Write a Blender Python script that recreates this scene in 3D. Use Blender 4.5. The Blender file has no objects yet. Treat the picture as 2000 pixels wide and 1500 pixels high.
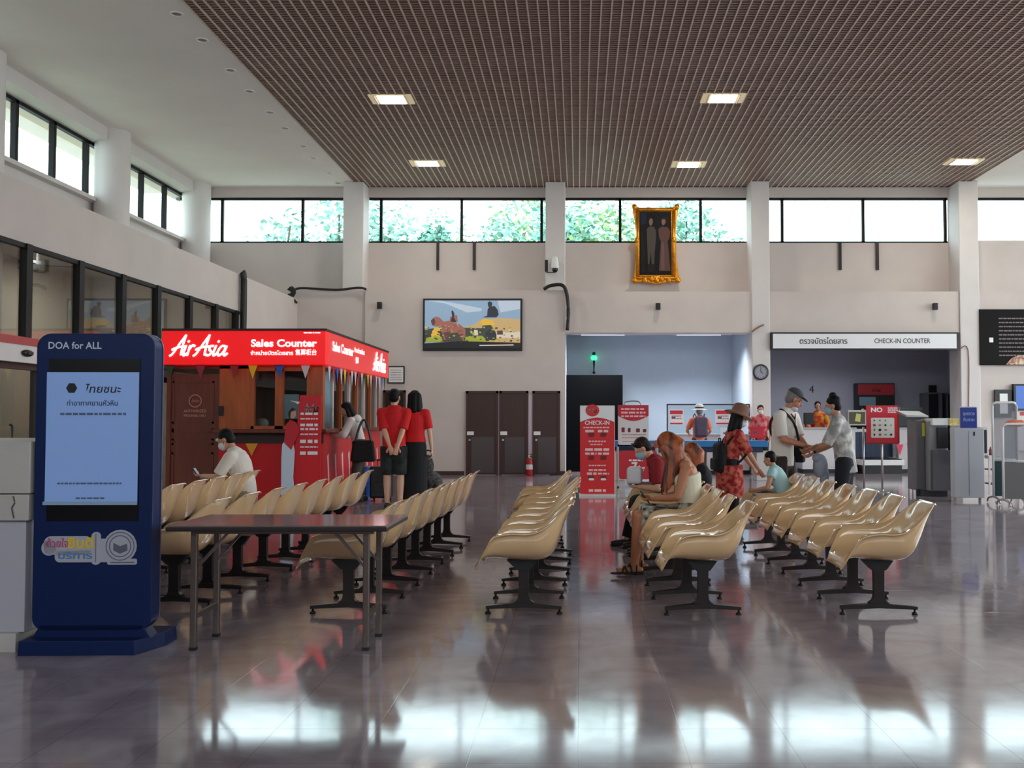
import bpy, bmesh, math, random
from mathutils import Vector as V, Matrix, Euler
R = math.radians
random.seed(7)
SC = bpy.context.scene
COL = SC.collection

# ------------------------------------------------------------------ camera
F, VPX, CAMH, PITCH = 1944.0, 1130.0, 1.38, R(2.06)
cam = bpy.data.objects.new('camera', bpy.data.cameras.new('camera'))
COL.objects.link(cam)
cam.location = (0, 0, CAMH)
cam.rotation_euler = (R(90) + PITCH, 0, 0)
cam.data.sensor_width = 36
cam.data.lens = F / 2000 * 36
cam.data.shift_x = -(VPX - 1000) / 2000
cam.data.clip_end = 400
SC.camera = cam

# ------------------------------------------------------------------ sky, light, exposure
w = bpy.data.worlds.new('sky')
SC.world = w
w.use_nodes = True
nt = w.node_tree
bg = nt.nodes['Background']
bg.inputs['Color'].default_value = (0.86, 0.95, 1.0, 1)
bg.inputs['Strength'].default_value = 7.2
SC.view_settings.view_transform = 'Standard'
SC.view_settings.look = 'None'
SC.view_settings.exposure = -0.16
SC.view_settings.gamma = 1.0


def portal(name, loc, sx, sy, rot):
    l = bpy.data.lights.new(name, 'AREA')
    l.shape = 'RECTANGLE'
    l.size, l.size_y = sx, sy
    l.cycles.is_portal = True
    o = bpy.data.objects.new(name, l)
    COL.objects.link(o)
    o.location = loc
    o.rotation_euler = rot
    return o


# daylight enters through the clerestory bands and the glazed fronts (portals only guide the sky's own light)
portal('daylight_back', (2.7, 26.0, 6.42), 26.5, 1.25, (R(-90), 0, 0))
portal('daylight_left', (-10.35, 9.6, 6.42), 1.25, 33, (0, R(-90), 0))
portal('daylight_right', (16.3, 14.8, 4.1), 5.6, 23, (0, R(90), 0))
portal('daylight_front', (3.0, -7.2, 5.7), 22, 2.4, (R(90), 0, 0))


# ------------------------------------------------------------------ pixel -> place helpers
def at(px, py, Y):
    x, v = (px - VPX) / F, (750 - py) / F
    d = V((x, math.cos(PITCH) - v * math.sin(PITCH), math.sin(PITCH) + v * math.cos(PITCH)))
    return V((0, 0, CAMH)) + d * (Y / d.y)


def onf(px, py):
    x, v = (px - VPX) / F, (750 - py) / F
    d = V((x, math.cos(PITCH) - v * math.sin(PITCH), math.sin(PITCH) + v * math.cos(PITCH)))
    return V((0, 0, CAMH)) + d * (-CAMH / d.z)


# ------------------------------------------------------------------ materials
def lin(c):
    return tuple((x / 255 / 12.92) if x / 255 <= .04045 else ((x / 255 + .055) / 1.055) ** 2.4 for x in c[:3])


MATS = {}


def mat(name, c, rough=.5, metal=0, noise=0, nscale=8, bump=0, bscale=60, emit=0, c2=None, coat=0, spec=.5, stretch=None):
    if name in MATS:
        return MATS[name]
    m = bpy.data.materials.new(name)
    m.use_nodes = True
    t = m.node_tree
    b = t.nodes['Principled BSDF']
    col = lin(c) + (1,)
    b.inputs['Base Color'].default_value = col
    b.inputs['Roughness'].default_value = rough
    b.inputs['Metallic'].default_value = metal
    b.inputs['Coat Weight'].default_value = coat
    b.inputs['Coat Roughness'].default_value = .08
    b.inputs['Specular IOR Level'].default_value = spec
    tc = t.nodes.new('ShaderNodeTexCoord')
    mp = t.nodes.new('ShaderNodeMapping')
    t.links.new(tc.outputs['Object'], mp.inputs['Vector'])
    if stretch:
        mp.inputs['Scale'].default_value = stretch
    if noise or c2:
        n = t.nodes.new('ShaderNodeTexNoise')
        n.inputs['Scale'].default_value = nscale
        n.inputs['Detail'].default_value = 5
        t.links.new(mp.outputs['Vector'], n.inputs['Vector'])
        r = t.nodes.new('ShaderNodeValToRGB')
        a = lin(c)
        if c2:
            d = lin(c2)
            r.color_ramp.elements[0].position, r.color_ramp.elements[1].position = .42, .58
        else:
            d = tuple(min(1, x * (1 + noise)) for x in a)
            a = tuple(x * (1 - noise) for x in a)
            r.color_ramp.elements[0].position, r.color_ramp.elements[1].position = .3, .7
        r.color_ramp.elements[0].color = a + (1,)
        r.color_ramp.elements[1].color = d + (1,)
        t.links.new(n.outputs['Fac'], r.inputs['Fac'])
        t.links.new(r.outputs['Color'], b.inputs['Base Color'])
    if bump:
        n2 = t.nodes.new('ShaderNodeTexNoise')
        n2.inputs['Scale'].default_value = bscale
        t.links.new(mp.outputs['Vector'], n2.inputs['Vector'])
        bp = t.nodes.new('ShaderNodeBump')
        bp.inputs['Strength'].default_value = bump
        bp.inputs['Distance'].default_value = .01
        t.links.new(n2.outputs['Fac'], bp.inputs['Height'])
        t.links.new(bp.outputs['Normal'], b.inputs['Normal'])
    if emit:
        b.inputs['Emission Color'].default_value = col
        b.inputs['Emission Strength'].default_value = emit
    MATS[name] = m
    return m


def glassmat(name, tint=(255, 255, 255), refl=1.0, rough=0.0, body=0.0, bodycol=(200, 205, 210)):
    """thin pane: mirror by fresnel over a see-through tint, with an optional share of plain body colour"""
    if name in MATS:
        return MATS[name]
    m = bpy.data.materials.new(name)
    m.use_nodes = True
    t = m.node_tree
    t.nodes.remove(t.nodes['Principled BSDF'])
    out = t.nodes['Material Output']
    tr = t.nodes.new('ShaderNodeBsdfTransparent')
    tr.inputs['Color'].default_value = lin(tint) + (1,)
    gl = t.nodes.new('ShaderNodeBsdfGlossy')
    gl.inputs['Roughness'].default_value = rough
    fr = t.nodes.new('ShaderNodeFresnel')
    ge = t.nodes.new('ShaderNodeNewGeometry')      # same mirror share on both faces of the thin pane
    mr = t.nodes.new('ShaderNodeMapRange')
    mr.inputs['To Min'].default_value, mr.inputs['To Max'].default_value = 1.45, 1 / 1.45
    t.links.new(ge.outputs['Backfacing'], mr.inputs['Value'])
    t.links.new(mr.outputs['Result'], fr.inputs['IOR'])
    ml = t.nodes.new('ShaderNodeMath')
    ml.operation = 'MULTIPLY'
    ml.inputs[1].default_value = refl
    t.links.new(fr.outputs[0], ml.inputs[0])
    mx = t.nodes.new('ShaderNodeMixShader')
    t.links.new(ml.outputs[0], mx.inputs[0])
    t.links.new(tr.outputs[0], mx.inputs[1])
    t.links.new(gl.outputs[0], mx.inputs[2])
    last = mx
    if body:
        df = t.nodes.new('ShaderNodeBsdfDiffuse')
        df.inputs['Color'].default_value = lin(bodycol) + (1,)
        m2 = t.nodes.new('ShaderNodeMixShader')
        m2.inputs[0].default_value = body
        t.links.new(mx.outputs[0], m2.inputs[1])
        t.links.new(df.outputs[0], m2.inputs[2])
        last = m2
    t.links.new(last.outputs[0], out.inputs['Surface'])
    MATS[name] = m
    return m


def tilemat(name, c1, c2, grout, size, rough, bumpy=.003, gap=.0025):
    if name in MATS:
        return MATS[name]
    m = bpy.data.materials.new(name)
    m.use_nodes = True
    t = m.node_tree
    b = t.nodes['Principled BSDF']
    tc = t.nodes.new('ShaderNodeTexCoord')
    mp = t.nodes.new('ShaderNodeMapping')
    t.links.new(tc.outputs['Object'], mp.inputs['Vector'])
    n = t.nodes.new('ShaderNodeTexNoise')
    n.inputs['Scale'].default_value = 2.2
    n.inputs['Detail'].default_value = 8
    n.inputs['Distortion'].default_value = 1.2
    t.links.new(mp.outputs['Vector'], n.inputs['Vector'])
    r = t.nodes.new('ShaderNodeValToRGB')
    r.color_ramp.elements[0].position, r.color_ramp.elements[1].position = .3, .7
    r.color_ramp.elements[0].color = lin(c1) + (1,)
    r.color_ramp.elements[1].color = lin(c2) + (1,)
    t.links.new(n.outputs['Fac'], r.inputs['Fac'])
    br = t.nodes.new('ShaderNodeTexBrick')
    br.offset = 0
    br.inputs['Scale'].default_value = 1
    br.inputs['Brick Width'].default_value = size
    br.inputs['Row Height'].default_value = size
    br.inputs['Mortar Size'].default_value = gap
    br.inputs['Mortar Smooth'].default_value = .3
    br.inputs['Bias'].default_value = 0
    br.inputs['Color1'].default_value = (1, 1, 1, 1)
    br.inputs['Color2'].default_value = (.92, .92, .92, 1)
    br.inputs['Mortar'].default_value = (.6, .6, .6, 1)
    t.links.new(mp.outputs['Vector'], br.inputs['Vector'])
    mu = t.nodes.new('ShaderNodeMix')
    mu.data_type = 'RGBA'
    mu.blend_type = 'MULTIPLY'
    mu.inputs[0].default_value = 1
    t.links.new(r.outputs['Color'], mu.inputs[6])
    t.links.new(br.outputs['Color'], mu.inputs[7])
    t.links.new(mu.outputs[2], b.inputs['Base Color'])
    n2 = t.nodes.new('ShaderNodeTexNoise')
    n2.inputs['Scale'].default_value = 5
    n2.inputs['Detail'].default_value = 4
    t.links.new(mp.outputs['Vector'], n2.inputs['Vector'])
    mr = t.nodes.new('ShaderNodeMapRange')
    mr.inputs['From Min'].default_value, mr.inputs['From Max'].default_value = .3, .7
    mr.inputs['To Min'].default_value, mr.inputs['To Max'].default_value = rough * .85, rough * 1.2
    t.links.new(n2.outputs['Fac'], mr.inputs['Value'])
    t.links.new(mr.outputs['Result'], b.inputs['Roughness'])
    n3 = t.nodes.new('ShaderNodeTexNoise')
    n3.inputs['Scale'].default_value = 3.5
    t.links.new(mp.outputs['Vector'], n3.inputs['Vector'])
    bp = t.nodes.new('ShaderNodeBump')
    bp.inputs['Strength'].default_value = bumpy
    bp.inputs['Distance'].default_value = .02
    t.links.new(n3.outputs['Fac'], bp.inputs['Height'])
    b2 = t.nodes.new('ShaderNodeBump')
    b2.invert = True
    b2.inputs['Strength'].default_value = .12
    b2.inputs['Distance'].default_value = .003
    t.links.new(br.outputs['Fac'], b2.inputs['Height'])
    t.links.new(bp.outputs['Normal'], b2.inputs['Normal'])
    t.links.new(b2.outputs['Normal'], b.inputs['Normal'])
    b.inputs['Specular IOR Level'].default_value = .95
    MATS[name] = m
    return m


# ------------------------------------------------------------------ object helpers
def wmat(o):
    m = Matrix.Identity(4)
    while o is not None:
        m = Matrix.LocRotScale(o.location, o.rotation_euler, o.scale) @ m
        o = o.parent
    return m


def tag(o, label=None, cat=None, group=None, kind=None):
    if label: o['label'] = label
    if cat: o['category'] = cat
    if group: o['group'] = group
    if kind: o['kind'] = kind
    return o


def thing(name, label, cat, loc=(0, 0, 0), yaw=0, group=None):
    o = bpy.data.objects.new(name, None)
    COL.objects.link(o)
    o.empty_display_size = .1
    o.location = loc
    o.rotation_euler = (0, 0, yaw)
    return tag(o, label, cat, group)


def dup(root, loc, yaw=None, label=None):
    r = root.copy()
    COL.objects.link(r)
    r.location = loc
    if yaw is not None: r.rotation_euler = (0, 0, yaw)
    if label: r['label'] = label
    for ch in list(root.children):
        c = ch.copy()
        COL.objects.link(c)
        c.parent = r
        for g in list(ch.children):
            d = g.copy()
            COL.objects.link(d)
            d.parent = c
    return r


class MB:
    def __init__(s):
        s.v, s.f, s.mi, s.cur = [], [], [], 0

    def use(s, i):
        s.cur = i
        return s

    def add(s, vs, fs, M=None):
        n = len(s.v)
        for p in vs:
            p = V(p)
            s.v.append(M @ p if M is not None else p)
        for f in fs:
            s.f.append([n + i for i in f])
            s.mi.append(s.cur)
        return s

    def box(s, a, b, M=None):
        (x0, y0, z0), (x1, y1, z1) = [min(p, q) for p, q in zip(a, b)], [max(p, q) for p, q in zip(a, b)]
        return s.add([(x0, y0, z0), (x1, y0, z0), (x1, y1, z0), (x0, y1, z0), (x0, y0, z1), (x1, y0, z1), (x1, y1, z1), (x0, y1, z1)],
                     [(0, 3, 2, 1), (4, 5, 6, 7), (0, 1, 5, 4), (1, 2, 6, 5), (2, 3, 7, 6), (3, 0, 4, 7)], M)

    def bar(s, p, q, wd, ht, up=(0, 0, 1)):
        p, q = V(p), V(q)
        d = (q - p)
        L = d.length
        d.normalize()
        sd = d.cross(V(up))
        if sd.length < 1e-4: sd = d.cross(V((0, 1, 0)))
        sd.normalize()
        u = sd.cross(d)
        M = Matrix((sd, d, u)).transposed().to_4x4()
        M.translation = p
        return s.box((-wd / 2, 0, -ht / 2), (wd / 2, L, ht / 2), M)

    def cone(s, p, r1, q, r2, n=12, side=None, k=1.0, caps=True, rounded=False, rings=3):
        """tapered (optionally round-ended, optionally flattened) limb from p to q"""
        p, q = V(p), V(q)
        d = q - p
        L = d.length
        if L < 1e-6:
            d = V((0, 0, 1))
        d = d.normalized()
        sd = V(side) if side is not None else (V((1, 0, 0)) if abs(d.x) < .9 else V((0, 1, 0)))
        sd = (sd - d * sd.dot(d)).normalized()
        ot = d.cross(sd)
        rr = []
        if rounded:
            for i in range(1, rings + 1):
                a = math.pi / 2 * i / rings
                rr.append((p - d * (r1 * math.cos(a)), r1 * math.sin(a)))
            for i in range(rings, 0, -1):
                a = math.pi / 2 * i / rings
                rr.append((q + d * (r2 * math.cos(a)), r2 * math.sin(a)))
        else:
            rr = [(p, r1), (q, r2)]
        n0 = len(s.v)
        for c, r in rr:
            for j in range(n):
                t = 2 * math.pi * j / n
                s.v.append(c + sd * (r * math.cos(t)) + ot * (r * k * math.sin(t)))
        m = len(rr)
        for i in range(m - 1):
            for j in range(n):
                a, b = n0 + i * n + j, n0 + i * n + (j + 1) % n
                s.f.append([a, b, b + n, a + n])
                s.mi.append(s.cur)
        if caps:
            s.f.append([n0 + j for j in range(n)][::-1])
            s.f.append([n0 + (m - 1) * n + j for j in range(n)])
            s.mi += [s.cur, s.cur]
        return s

    def ell(s, c, r, M=None, n=14, m=9):
        """ellipsoid of radii r, turned by the 3x3 M"""
        c = V(c)
        if not hasattr(r, '__len__'): r = (r, r, r)
        M = M if M is not None else Matrix.Identity(3)
        n0 = len(s.v)
        s.v.append(c + M @ V((0, 0, -r[2])))
        for i in range(1, m):
            a = -math.pi / 2 + math.pi * i / m
            for j in range(n):
                t = 2 * math.pi * j / n
                s.v.append(c + M @ V((r[0] * math.cos(a) * math.cos(t), r[1] * math.cos(a) * math.sin(t), r[2] * math.sin(a))))
        s.v.append(c + M @ V((0, 0, r[2])))
        for j in range(n):
            s.f.append([n0, n0 + 1 + (j + 1) % n, n0 + 1 + j])
            s.mi.append(s.cur)
        for i in range(m - 2):
            for j in range(n):
                a, b = n0 + 1 + i * n + j, n0 + 1 + i * n + (j + 1) % n
                s.f.append([a, b, b + n, a + n])
                s.mi.append(s.cur)
        e, t0 = len(s.v) - 1, n0 + 1 + (m - 2) * n
        for j in range(n):
            s.f.append([t0 + j, t0 + (j + 1) % n, e])
            s.mi.append(s.cur)
        return s

    def tube(s, pts, r, n=8):
        pts = [V(p) for p in pts]
        n0 = len(s.v)
        up = V((0, 0, 1))
        for i, p in enumerate(pts):
            d = (pts[min(i + 1, len(pts) - 1)] - pts[max(i - 1, 0)]).normalized()
            sd = d.cross(up)
            if sd.length < .05: sd = d.cross(V((0, 1, 0)))
            sd.normalize()
            ot = sd.cross(d)
            ri = r[i] if hasattr(r, '__len__') else r
            for j in range(n):
                t = 2 * math.pi * j / n
                s.v.append(p + sd * (ri * math.cos(t)) + ot * (ri * math.sin(t)))
        for i in range(len(pts) - 1):
            for j in range(n):
                a, b = n0 + i * n + j, n0 + i * n + (j + 1) % n
                s.f.append([a, b, b + n, a + n])
                s.mi.append(s.cur)
        s.f.append([n0 + j for j in range(n)][::-1])
        s.f.append([n0 + (len(pts) - 1) * n + j for j in range(n)])
        s.mi += [s.cur, s.cur]
        return s

    def lathe(s, prof, c=(0, 0, 0), n=24, M=None):
        c = V(c)
        n0 = len(s.v)
        for r, z in prof:
            for j in range(n):
                t = 2 * math.pi * j / n
                p = V((r * math.cos(t), r * math.sin(t), z))
                s.v.append(c + (M @ p if M is not None else p))
        for i in range(len(prof) - 1):
            for j in range(n):
                a, b = n0 + i * n + j, n0 + i * n + (j + 1) % n
                s.f.append([a, b, b + n, a + n])
                s.mi.append(s.cur)
        flat = len(prof) == 2 and prof[1][0] == 0
        if prof[0][0] > 1e-5 and not flat:
            s.f.append([n0 + j for j in range(n)][::-1])
            s.mi.append(s.cur)
        if prof[-1][0] > 1e-5:
            s.f.append([n0 + (len(prof) - 1) * n + j for j in range(n)])
            s.mi.append(s.cur)
        return s

    def prism(s, poly, y0, y1, M=None):
        """polygon in x,z pushed through y0..y1 (faces -y)"""
        n = len(poly)
        area = sum(poly[i][0] * poly[(i + 1) % n][1] - poly[(i + 1) % n][0] * poly[i][1] for i in range(n))
        if area < 0: poly = poly[::-1]
        if y0 > y1: y0, y1 = y1, y0
        vs = [(x, y0, z) for x, z in poly] + [(x, y1, z) for x, z in poly]
        fs = [list(range(n)), list(range(2 * n - 1, n - 1, -1))] + [(i, n + i, n + (i + 1) % n, (i + 1) % n) for i in range(n)]
        return s.add(vs, fs, M)

    def mesh(s, name):
        me = bpy.data.meshes.new(name)
        me.from_pydata([tuple(p) for p in s.v], [], s.f)
        for p, i in zip(me.polygons, s.mi): p.material_index = i
        return me

    def build(s, name, mats, parent=None, smooth=False, bevel=0, world=True, seg=2, label=None):
        if parent is not None and world:
            M = wmat(parent).inverted()
            s.v = [M @ p for p in s.v]
        me = s.mesh(name)
        for m in (mats if isinstance(mats, (list, tuple)) else [mats]): me.materials.append(m)
        if smooth:
            for p in me.polygons: p.use_smooth = True
        o = bpy.data.objects.new(name, me)
        COL.objects.link(o)
        if parent is not None: o.parent = parent
        if bevel:
            b = o.modifiers.new('edge', 'BEVEL')
            b.width, b.segments, b.limit_method = bevel, seg, 'ANGLE'
        if label: o['label'] = label
        return o


def struct(o):
    o['kind'] = 'structure'
    return o


def rrect(x0, x1, z0, z1, r, n=6):
    pts = []
    for cx, cz, a0 in ((x1 - r, z1 - r, 0), (x0 + r, z1 - r, 90), (x0 + r, z0 + r, 180), (x1 - r, z0 + r, 270)):
        for i in range(n + 1):
            a = R(a0 + 90 * i / n)
            pts.append((cx + r * math.cos(a), cz + r * math.sin(a)))
    return pts


def circ(cx, cz, rx, rz=None, n=20):
    rz = rz or rx
    return [(cx + rx * math.cos(2 * math.pi * i / n), cz + rz * math.sin(2 * math.pi * i / n)) for i in range(n)]


def catmull(pts, k=6, closed=False):
    out = []
    n = len(pts)
    pts = [V(p) for p in pts]
    rng = range(n if closed else n - 1)
    for i in rng:
        if closed:
            p0, p1, p2, p3 = pts[i - 1], pts[i], pts[(i + 1) % n], pts[(i + 2) % n]
        else:
            p0, p1, p2, p3 = pts[max(i - 1, 0)], pts[i], pts[i + 1], pts[min(i + 2, n - 1)]
        for j in range(k):
            t = j / k
            out.append(.5 * ((2 * p1) + (p2 - p0) * t + (2 * p0 - 5 * p1 + 4 * p2 - p3) * t * t + (3 * p1 - p0 - 3 * p2 + p3) * t ** 3))
    if not closed: out.append(pts[-1])
    return out


def text(s, pos, height, m, parent, facing='front', width=None, bold=0.0, shear=0.0, align='CENTER', depth=.002, name='lettering', spacing=1.0):
    """flat lettering; pos is the middle (or left end) of the line, height is the capital height"""
    c = bpy.data.curves.new('txt', 'FONT')
    c.body = s
    c.size = 1.0
    c.align_x = align
    c.align_y = 'CENTER'
    c.offset = bold
    c.shear = shear
    c.space_character = spacing
    c.extrude = 0
    c.resolution_u = 3
    o = bpy.data.objects.new('txt', c)
    COL.objects.link(o)
    dg = bpy.context.evaluated_depsgraph_get()
    me = bpy.data.meshes.new_from_object(o.evaluated_get(dg))
    bpy.data.objects.remove(o)
    bpy.data.curves.remove(c)
    k = height / .72
    xs = [v.co.x for v in me.vertices] or [0, 1]
    wd = (max(xs) - min(xs)) * k
    kx = k * (width / wd if width and wd > 0 else 1)
    mb = MB()
    mb.v = [V((v.co.x * kx, v.co.y * k, 0)) for v in me.vertices]
    mb.f = [list(p.vertices) for p in me.polygons]
    mb.mi = [0] * len(mb.f)
    bpy.data.meshes.remove(me)
    if facing == 'front':
        M = Matrix(((1, 0, 0), (0, 0, -1), (0, 1, 0)))
    elif facing == 'right':
        M = Matrix(((0, 0, 1), (1, 0, 0), (0, 1, 0)))
    else:
        M = facing
    nrm = M @ V((0, 0, 1))
    mb.v = [V(pos) + M @ p + nrm * depth for p in mb.v]
    return mb.build(name, m, parent)


def scribble(mb, x0, x1, z, h, y, facing='front', seedv=1):
    """a line of print too small to read: a row of little word-length strokes"""
    rg = random.Random(seedv)
    x = x0
    while x < x1 - h * .5:
        wd = min(rg.uniform(1.2, 3.6) * h, x1 - x)
        mb.box((x, y - .0015, z - h / 2), (x + wd, y, z + h / 2))
        x += wd + h * .55
# ================================================================== SETTING
M_WALL = mat('wall_paint', (200, 189, 183), .7, noise=.04, nscale=1.5)
M_WALLW = mat('column_paint', (210, 204, 201), .65, noise=.03, nscale=2)
M_CEIL = mat('ceiling_white', (236, 231, 226), .8, noise=.03, nscale=1)
M_GRID = mat('louvre_brown', (150, 124, 112), .5, noise=.08, nscale=3)
M_RUN = mat('runner_brown', (204, 184, 172), .4)
M_VOID = mat('plenum_dark', (58, 46, 42), .9)
M_FRAME = mat('window_frame_dark', (20, 16, 16), .55, spec=.25)
M_GLASS = glassmat('clear_glass', (240, 248, 248))
M_GLASSIN = glassmat('partition_glass', (196, 200, 200), refl=1.3)
M_FLOOR = tilemat('polished_stone_floor', (140, 126, 134), (172, 160, 168), (60, 55, 55), .45, .088, .008)
M_BASE = mat('baseboard_brown', (62, 42, 38), .5)
M_RECESS = mat('recess_paint', (196, 206, 216), .7, noise=.03, nscale=1)
M_BLACK = mat('black_plastic', (14, 14, 15), .45)
M_DKM = mat('dark_metal', (52, 47, 47), .42, metal=.6)
M_STEEL = mat('brushed_steel', (176, 172, 170), .32, metal=.9)
M_WHITE = mat('white_plastic', (225, 224, 222), .4)

f = MB()
f.box((-13, -7.4, -.2), (16.6, 31, 0))
struct(f.build('floor', M_FLOOR))
g = MB()
g.box((-60, -40, -.6), (70, 90, -.22))
struct(g.build('ground', mat('outside_ground', (150, 150, 132), .9, noise=.1, nscale=.3)))

ZC = 7.43
c = MB()
c.box((-11.6, -7.4, ZC), (-5.74, 26.4, ZC + .3))
c.box((9.98, -7.4, ZC), (17.4, 26.4, ZC + .3))
struct(c.build('ceiling', M_CEIL))
c = MB()
c.box((-5.74, -7.4, ZC + .75), (9.98, 26.4, ZC + .9))
c.box((-5.8, 25.72, ZC), (10.04, 26.2, ZC + .9)).box((-5.8, -7.5, ZC), (10.04, -7.35, ZC + .9))
c.box((-5.8, -7.4, ZC + .1), (-5.74, 26.4, ZC + .8))
c.box((9.98, -7.4, ZC + .1), (10.04, 26.4, ZC + .8))
struct(c.build('ceiling_plenum', M_VOID))
c = MB()
n = int((9.98 + 5.74) / .155)
for i in range(n + 1):
    x = -5.72 + (9.96 + 5.72) * i / n
    c.use(1).box((x - .011, -7.3, ZC - .012), (x + .011, 25.7, ZC + .10))
y = -7.2
c.use(0)
while y < 25.65:
    c.box((-5.72, y - .022, ZC + .004), (9.96, y + .022, ZC + .07))
    y += .088
struct(c.build('ceiling_louvre_grid', [M_GRID, M_RUN]))

# ---- back wall: apron below the clerestory, lintel above, columns, lower front walls
b = MB()
b.box((-10.6, 25.75, 0), (-7.1, 26.1, 5.98)).box((-7.1, 25.75, 4.3), (16.4, 26.1, 5.98))
b.box((-10.6, 25.7, 7.17), (16.4, 26.1, ZC))
struct(b.build('wall_back', M_WALL))
b = MB()   # wall of the screen and the brown doors, standing forward of the apron
b.box((-7.09, 25.0, 0), (-5.36, 25.75, 4.64)).box((-5.36, 24.92, 0), (-.33, 25.75, 4.64))
b.box((-.33, 25.06, 3.58), (4.38, 25.75, 4.62)).box((4.83, 25.06, 3.58), (9.61, 25.75, 4.62))
b.box((9.65, 25.06, 0), (16.4, 25.75, 4.62)).box((10.1, 25.4, 4.62), (16.4, 25.75, 5.98))
struct(b.build('wall_back_lower', M_WALL))
cols = [(-5.98, -5.46), (-.84, -.34), (4.37, 4.83), (9.62, 10.12), (14.9, 15.4)]
for i, (x0, x1) in enumerate(cols):
    b = MB().box((x0, 25.02 if i > 1 else 25.1, 0), (x1, 25.8, ZC))
    struct(b.build('pillar_back_%d' % (i + 1), M_WALLW, bevel=.02))
b = MB().box((-4.1, 24.905, 0), (-2.86, 24.92, .1)).box((-.72, 24.905, 0), (-.33, 24.92, .1))
struct(b.build('baseboard_back', M_BASE))

# clerestory windows between the columns (a curtain of panes at even spacing)
mull = [at(p, 430, 25.84).x for p in (278, 435, 592, 745, 902, 1058, 1211, 1368, 1527, 1685, 1845, 2004, 2160, 2320)]
spans = [(-10.5, -5.98), (-5.46, -.84), (-.34, 4.37), (4.83, 9.62), (10.12, 14.9)]
for i, (x0, x1) in enumerate(spans):
    fr = MB()
    fr.box((x0, 25.78, 5.98), (x1, 25.86, 6.03)).box((x0, 25.78, 7.11), (x1, 25.86, 7.17))
    for x in mull:
        if x0 < x < x1: fr.box((x - .035, 25.78, 6.0), (x + .035, 25.86, 7.15))
    o = struct(fr.build('window_%d' % (i + 1), M_FRAME))
    MB().box((x0, 25.815, 6.0), (x1, 25.82, 7.15)).build('pane', M_GLASS, o)

# ---- left side: round columns, clerestory, beam, eaves
b = MB().box((-10.45, -7.4, 4.4), (-10.15, 26.1, 5.98)).box((-10.45, -7.4, 7.17), (-9.75, 26.1, ZC))
b.box((-10.45, -7.4, 5.9), (-9.98, 26.1, 5.98))
struct(b.build('wall_left', M_WALLW))
for i, y in enumerate((25.35, 20.75, 16.15, 11.55, 6.95, 2.35)):
    b = MB().cone((-9.8, y, 0), .35, (-9.8, y, ZC), .35, n=36)
    struct(b.build('pillar_left_%d' % (i + 1), M_WALLW, smooth=True)).modifiers.new('e', 'EDGE_SPLIT')
ys = [25.6 - 1.3 * i for i in range(26)]
fr = MB().box((-10.24, -7, 5.98), (-10.14, 25.7, 6.05)).box((-10.24, -7, 7.1), (-10.14, 25.7, 7.17))
for y in ys: fr.box((-10.24, y - .05, 6), (-10.14, y + .05, 7.15))
o = struct(fr.build('window_6', M_FRAME))
MB().box((-10.2, -7, 6), (-10.195, 25.7, 7.15)).build('pane', M_GLASS, o)
b = MB().box((-10.68, -7.4, 7.2), (-10.46, 27.2, 7.42))
struct(b.build('eaves_left', mat('eaves_beige', (222, 206, 180), .8)))

# low annex along the left: band, glazed front, solid end
b = MB()
b.box((-7.2, -7.4, 3.62), (-7.09, 20.75, 4.42)).box((-7.2, 20.75, 0), (-7.09, 25.0, 4.42))
b.box((-10.2, -7.4, 4.3), (-7.2, 25.7, 4.42))
struct(b.build('wall_left_annex', M_WALL))
b = MB().box((-10.2, -7.4, 0), (-10.1, 9.4, 4.3)).box((-10.2, 9.4, 3.0), (-10.1, 14.6, 4.3)).box((-10.2, 14.6, 0), (-10.1, 25.7, 4.3))
b.box((-10.1, 20.75, 0), (-7.2, 20.9, 4.3))
struct(b.build('wall_annex_far', mat('annex_beige', (222, 208, 186), .8)))
fr = MB()
my = [20.55, 19.4, 18.1, 16.72, 15.42, 14.1, 12.75, 11.4, 10.05, 8.7, 7.35, 6.0, 4.65, 3.3, 1.95, .6, -.75]
for y in my: fr.box((-7.16, y - .07, 2.42), (-7.06, y + .07, 3.64))
fr.box((-7.16, -7.3, 3.58), (-7.08, 20.75, 3.64))
o = struct(fr.build('window_7', M_FRAME))
MB().box((-7.125, -7.3, 2.42), (-7.12, 20.6, 3.6)).build('pane', M_GLASSIN, o)
b = MB().box((-7.2, -7.4, 2.1), (-6.98, 20.75, 2.42))
struct(b.build('trim_1', M_WALLW))
b = MB().box((-6.985, 9.0, 2.32), (-6.965, 14.4, 2.42))
struct(b.build('trim_2', mat('red_band', (170, 60, 55), .5)))
fr = MB()
for y in (20.6, 19.2, 17.8, 16.4, 15.0, 13.75, 13.05, 12.0, 10.7, 9.4, 8.1, 6.8, 5.4, 4):
    fr.box((-7.17, y - .05, 0), (-7.07, y + .05, 2.1))
fr.box((-7.17, -7.3, 2.02), (-7.07, 20.75, 2.1)).box((-7.17, -7.3, 0), (-7.07, 20.75, .08))
o = struct(fr.build('door_1', mat('door_frame_brown', (48, 32, 28), .5)))
MB().box((-7.125, -7.3, .05), (-7.12, 20.6, 2.05)).build('pane', M_GLASSIN, o)
h = MB().tube([(-7.02, 12.3, .9), (-6.99, 12.3, .92), (-6.99, 12.3, 1.3), (-7.02, 12.3, 1.32)], .018)
h.build('door_handle', M_DKM, o)

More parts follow.
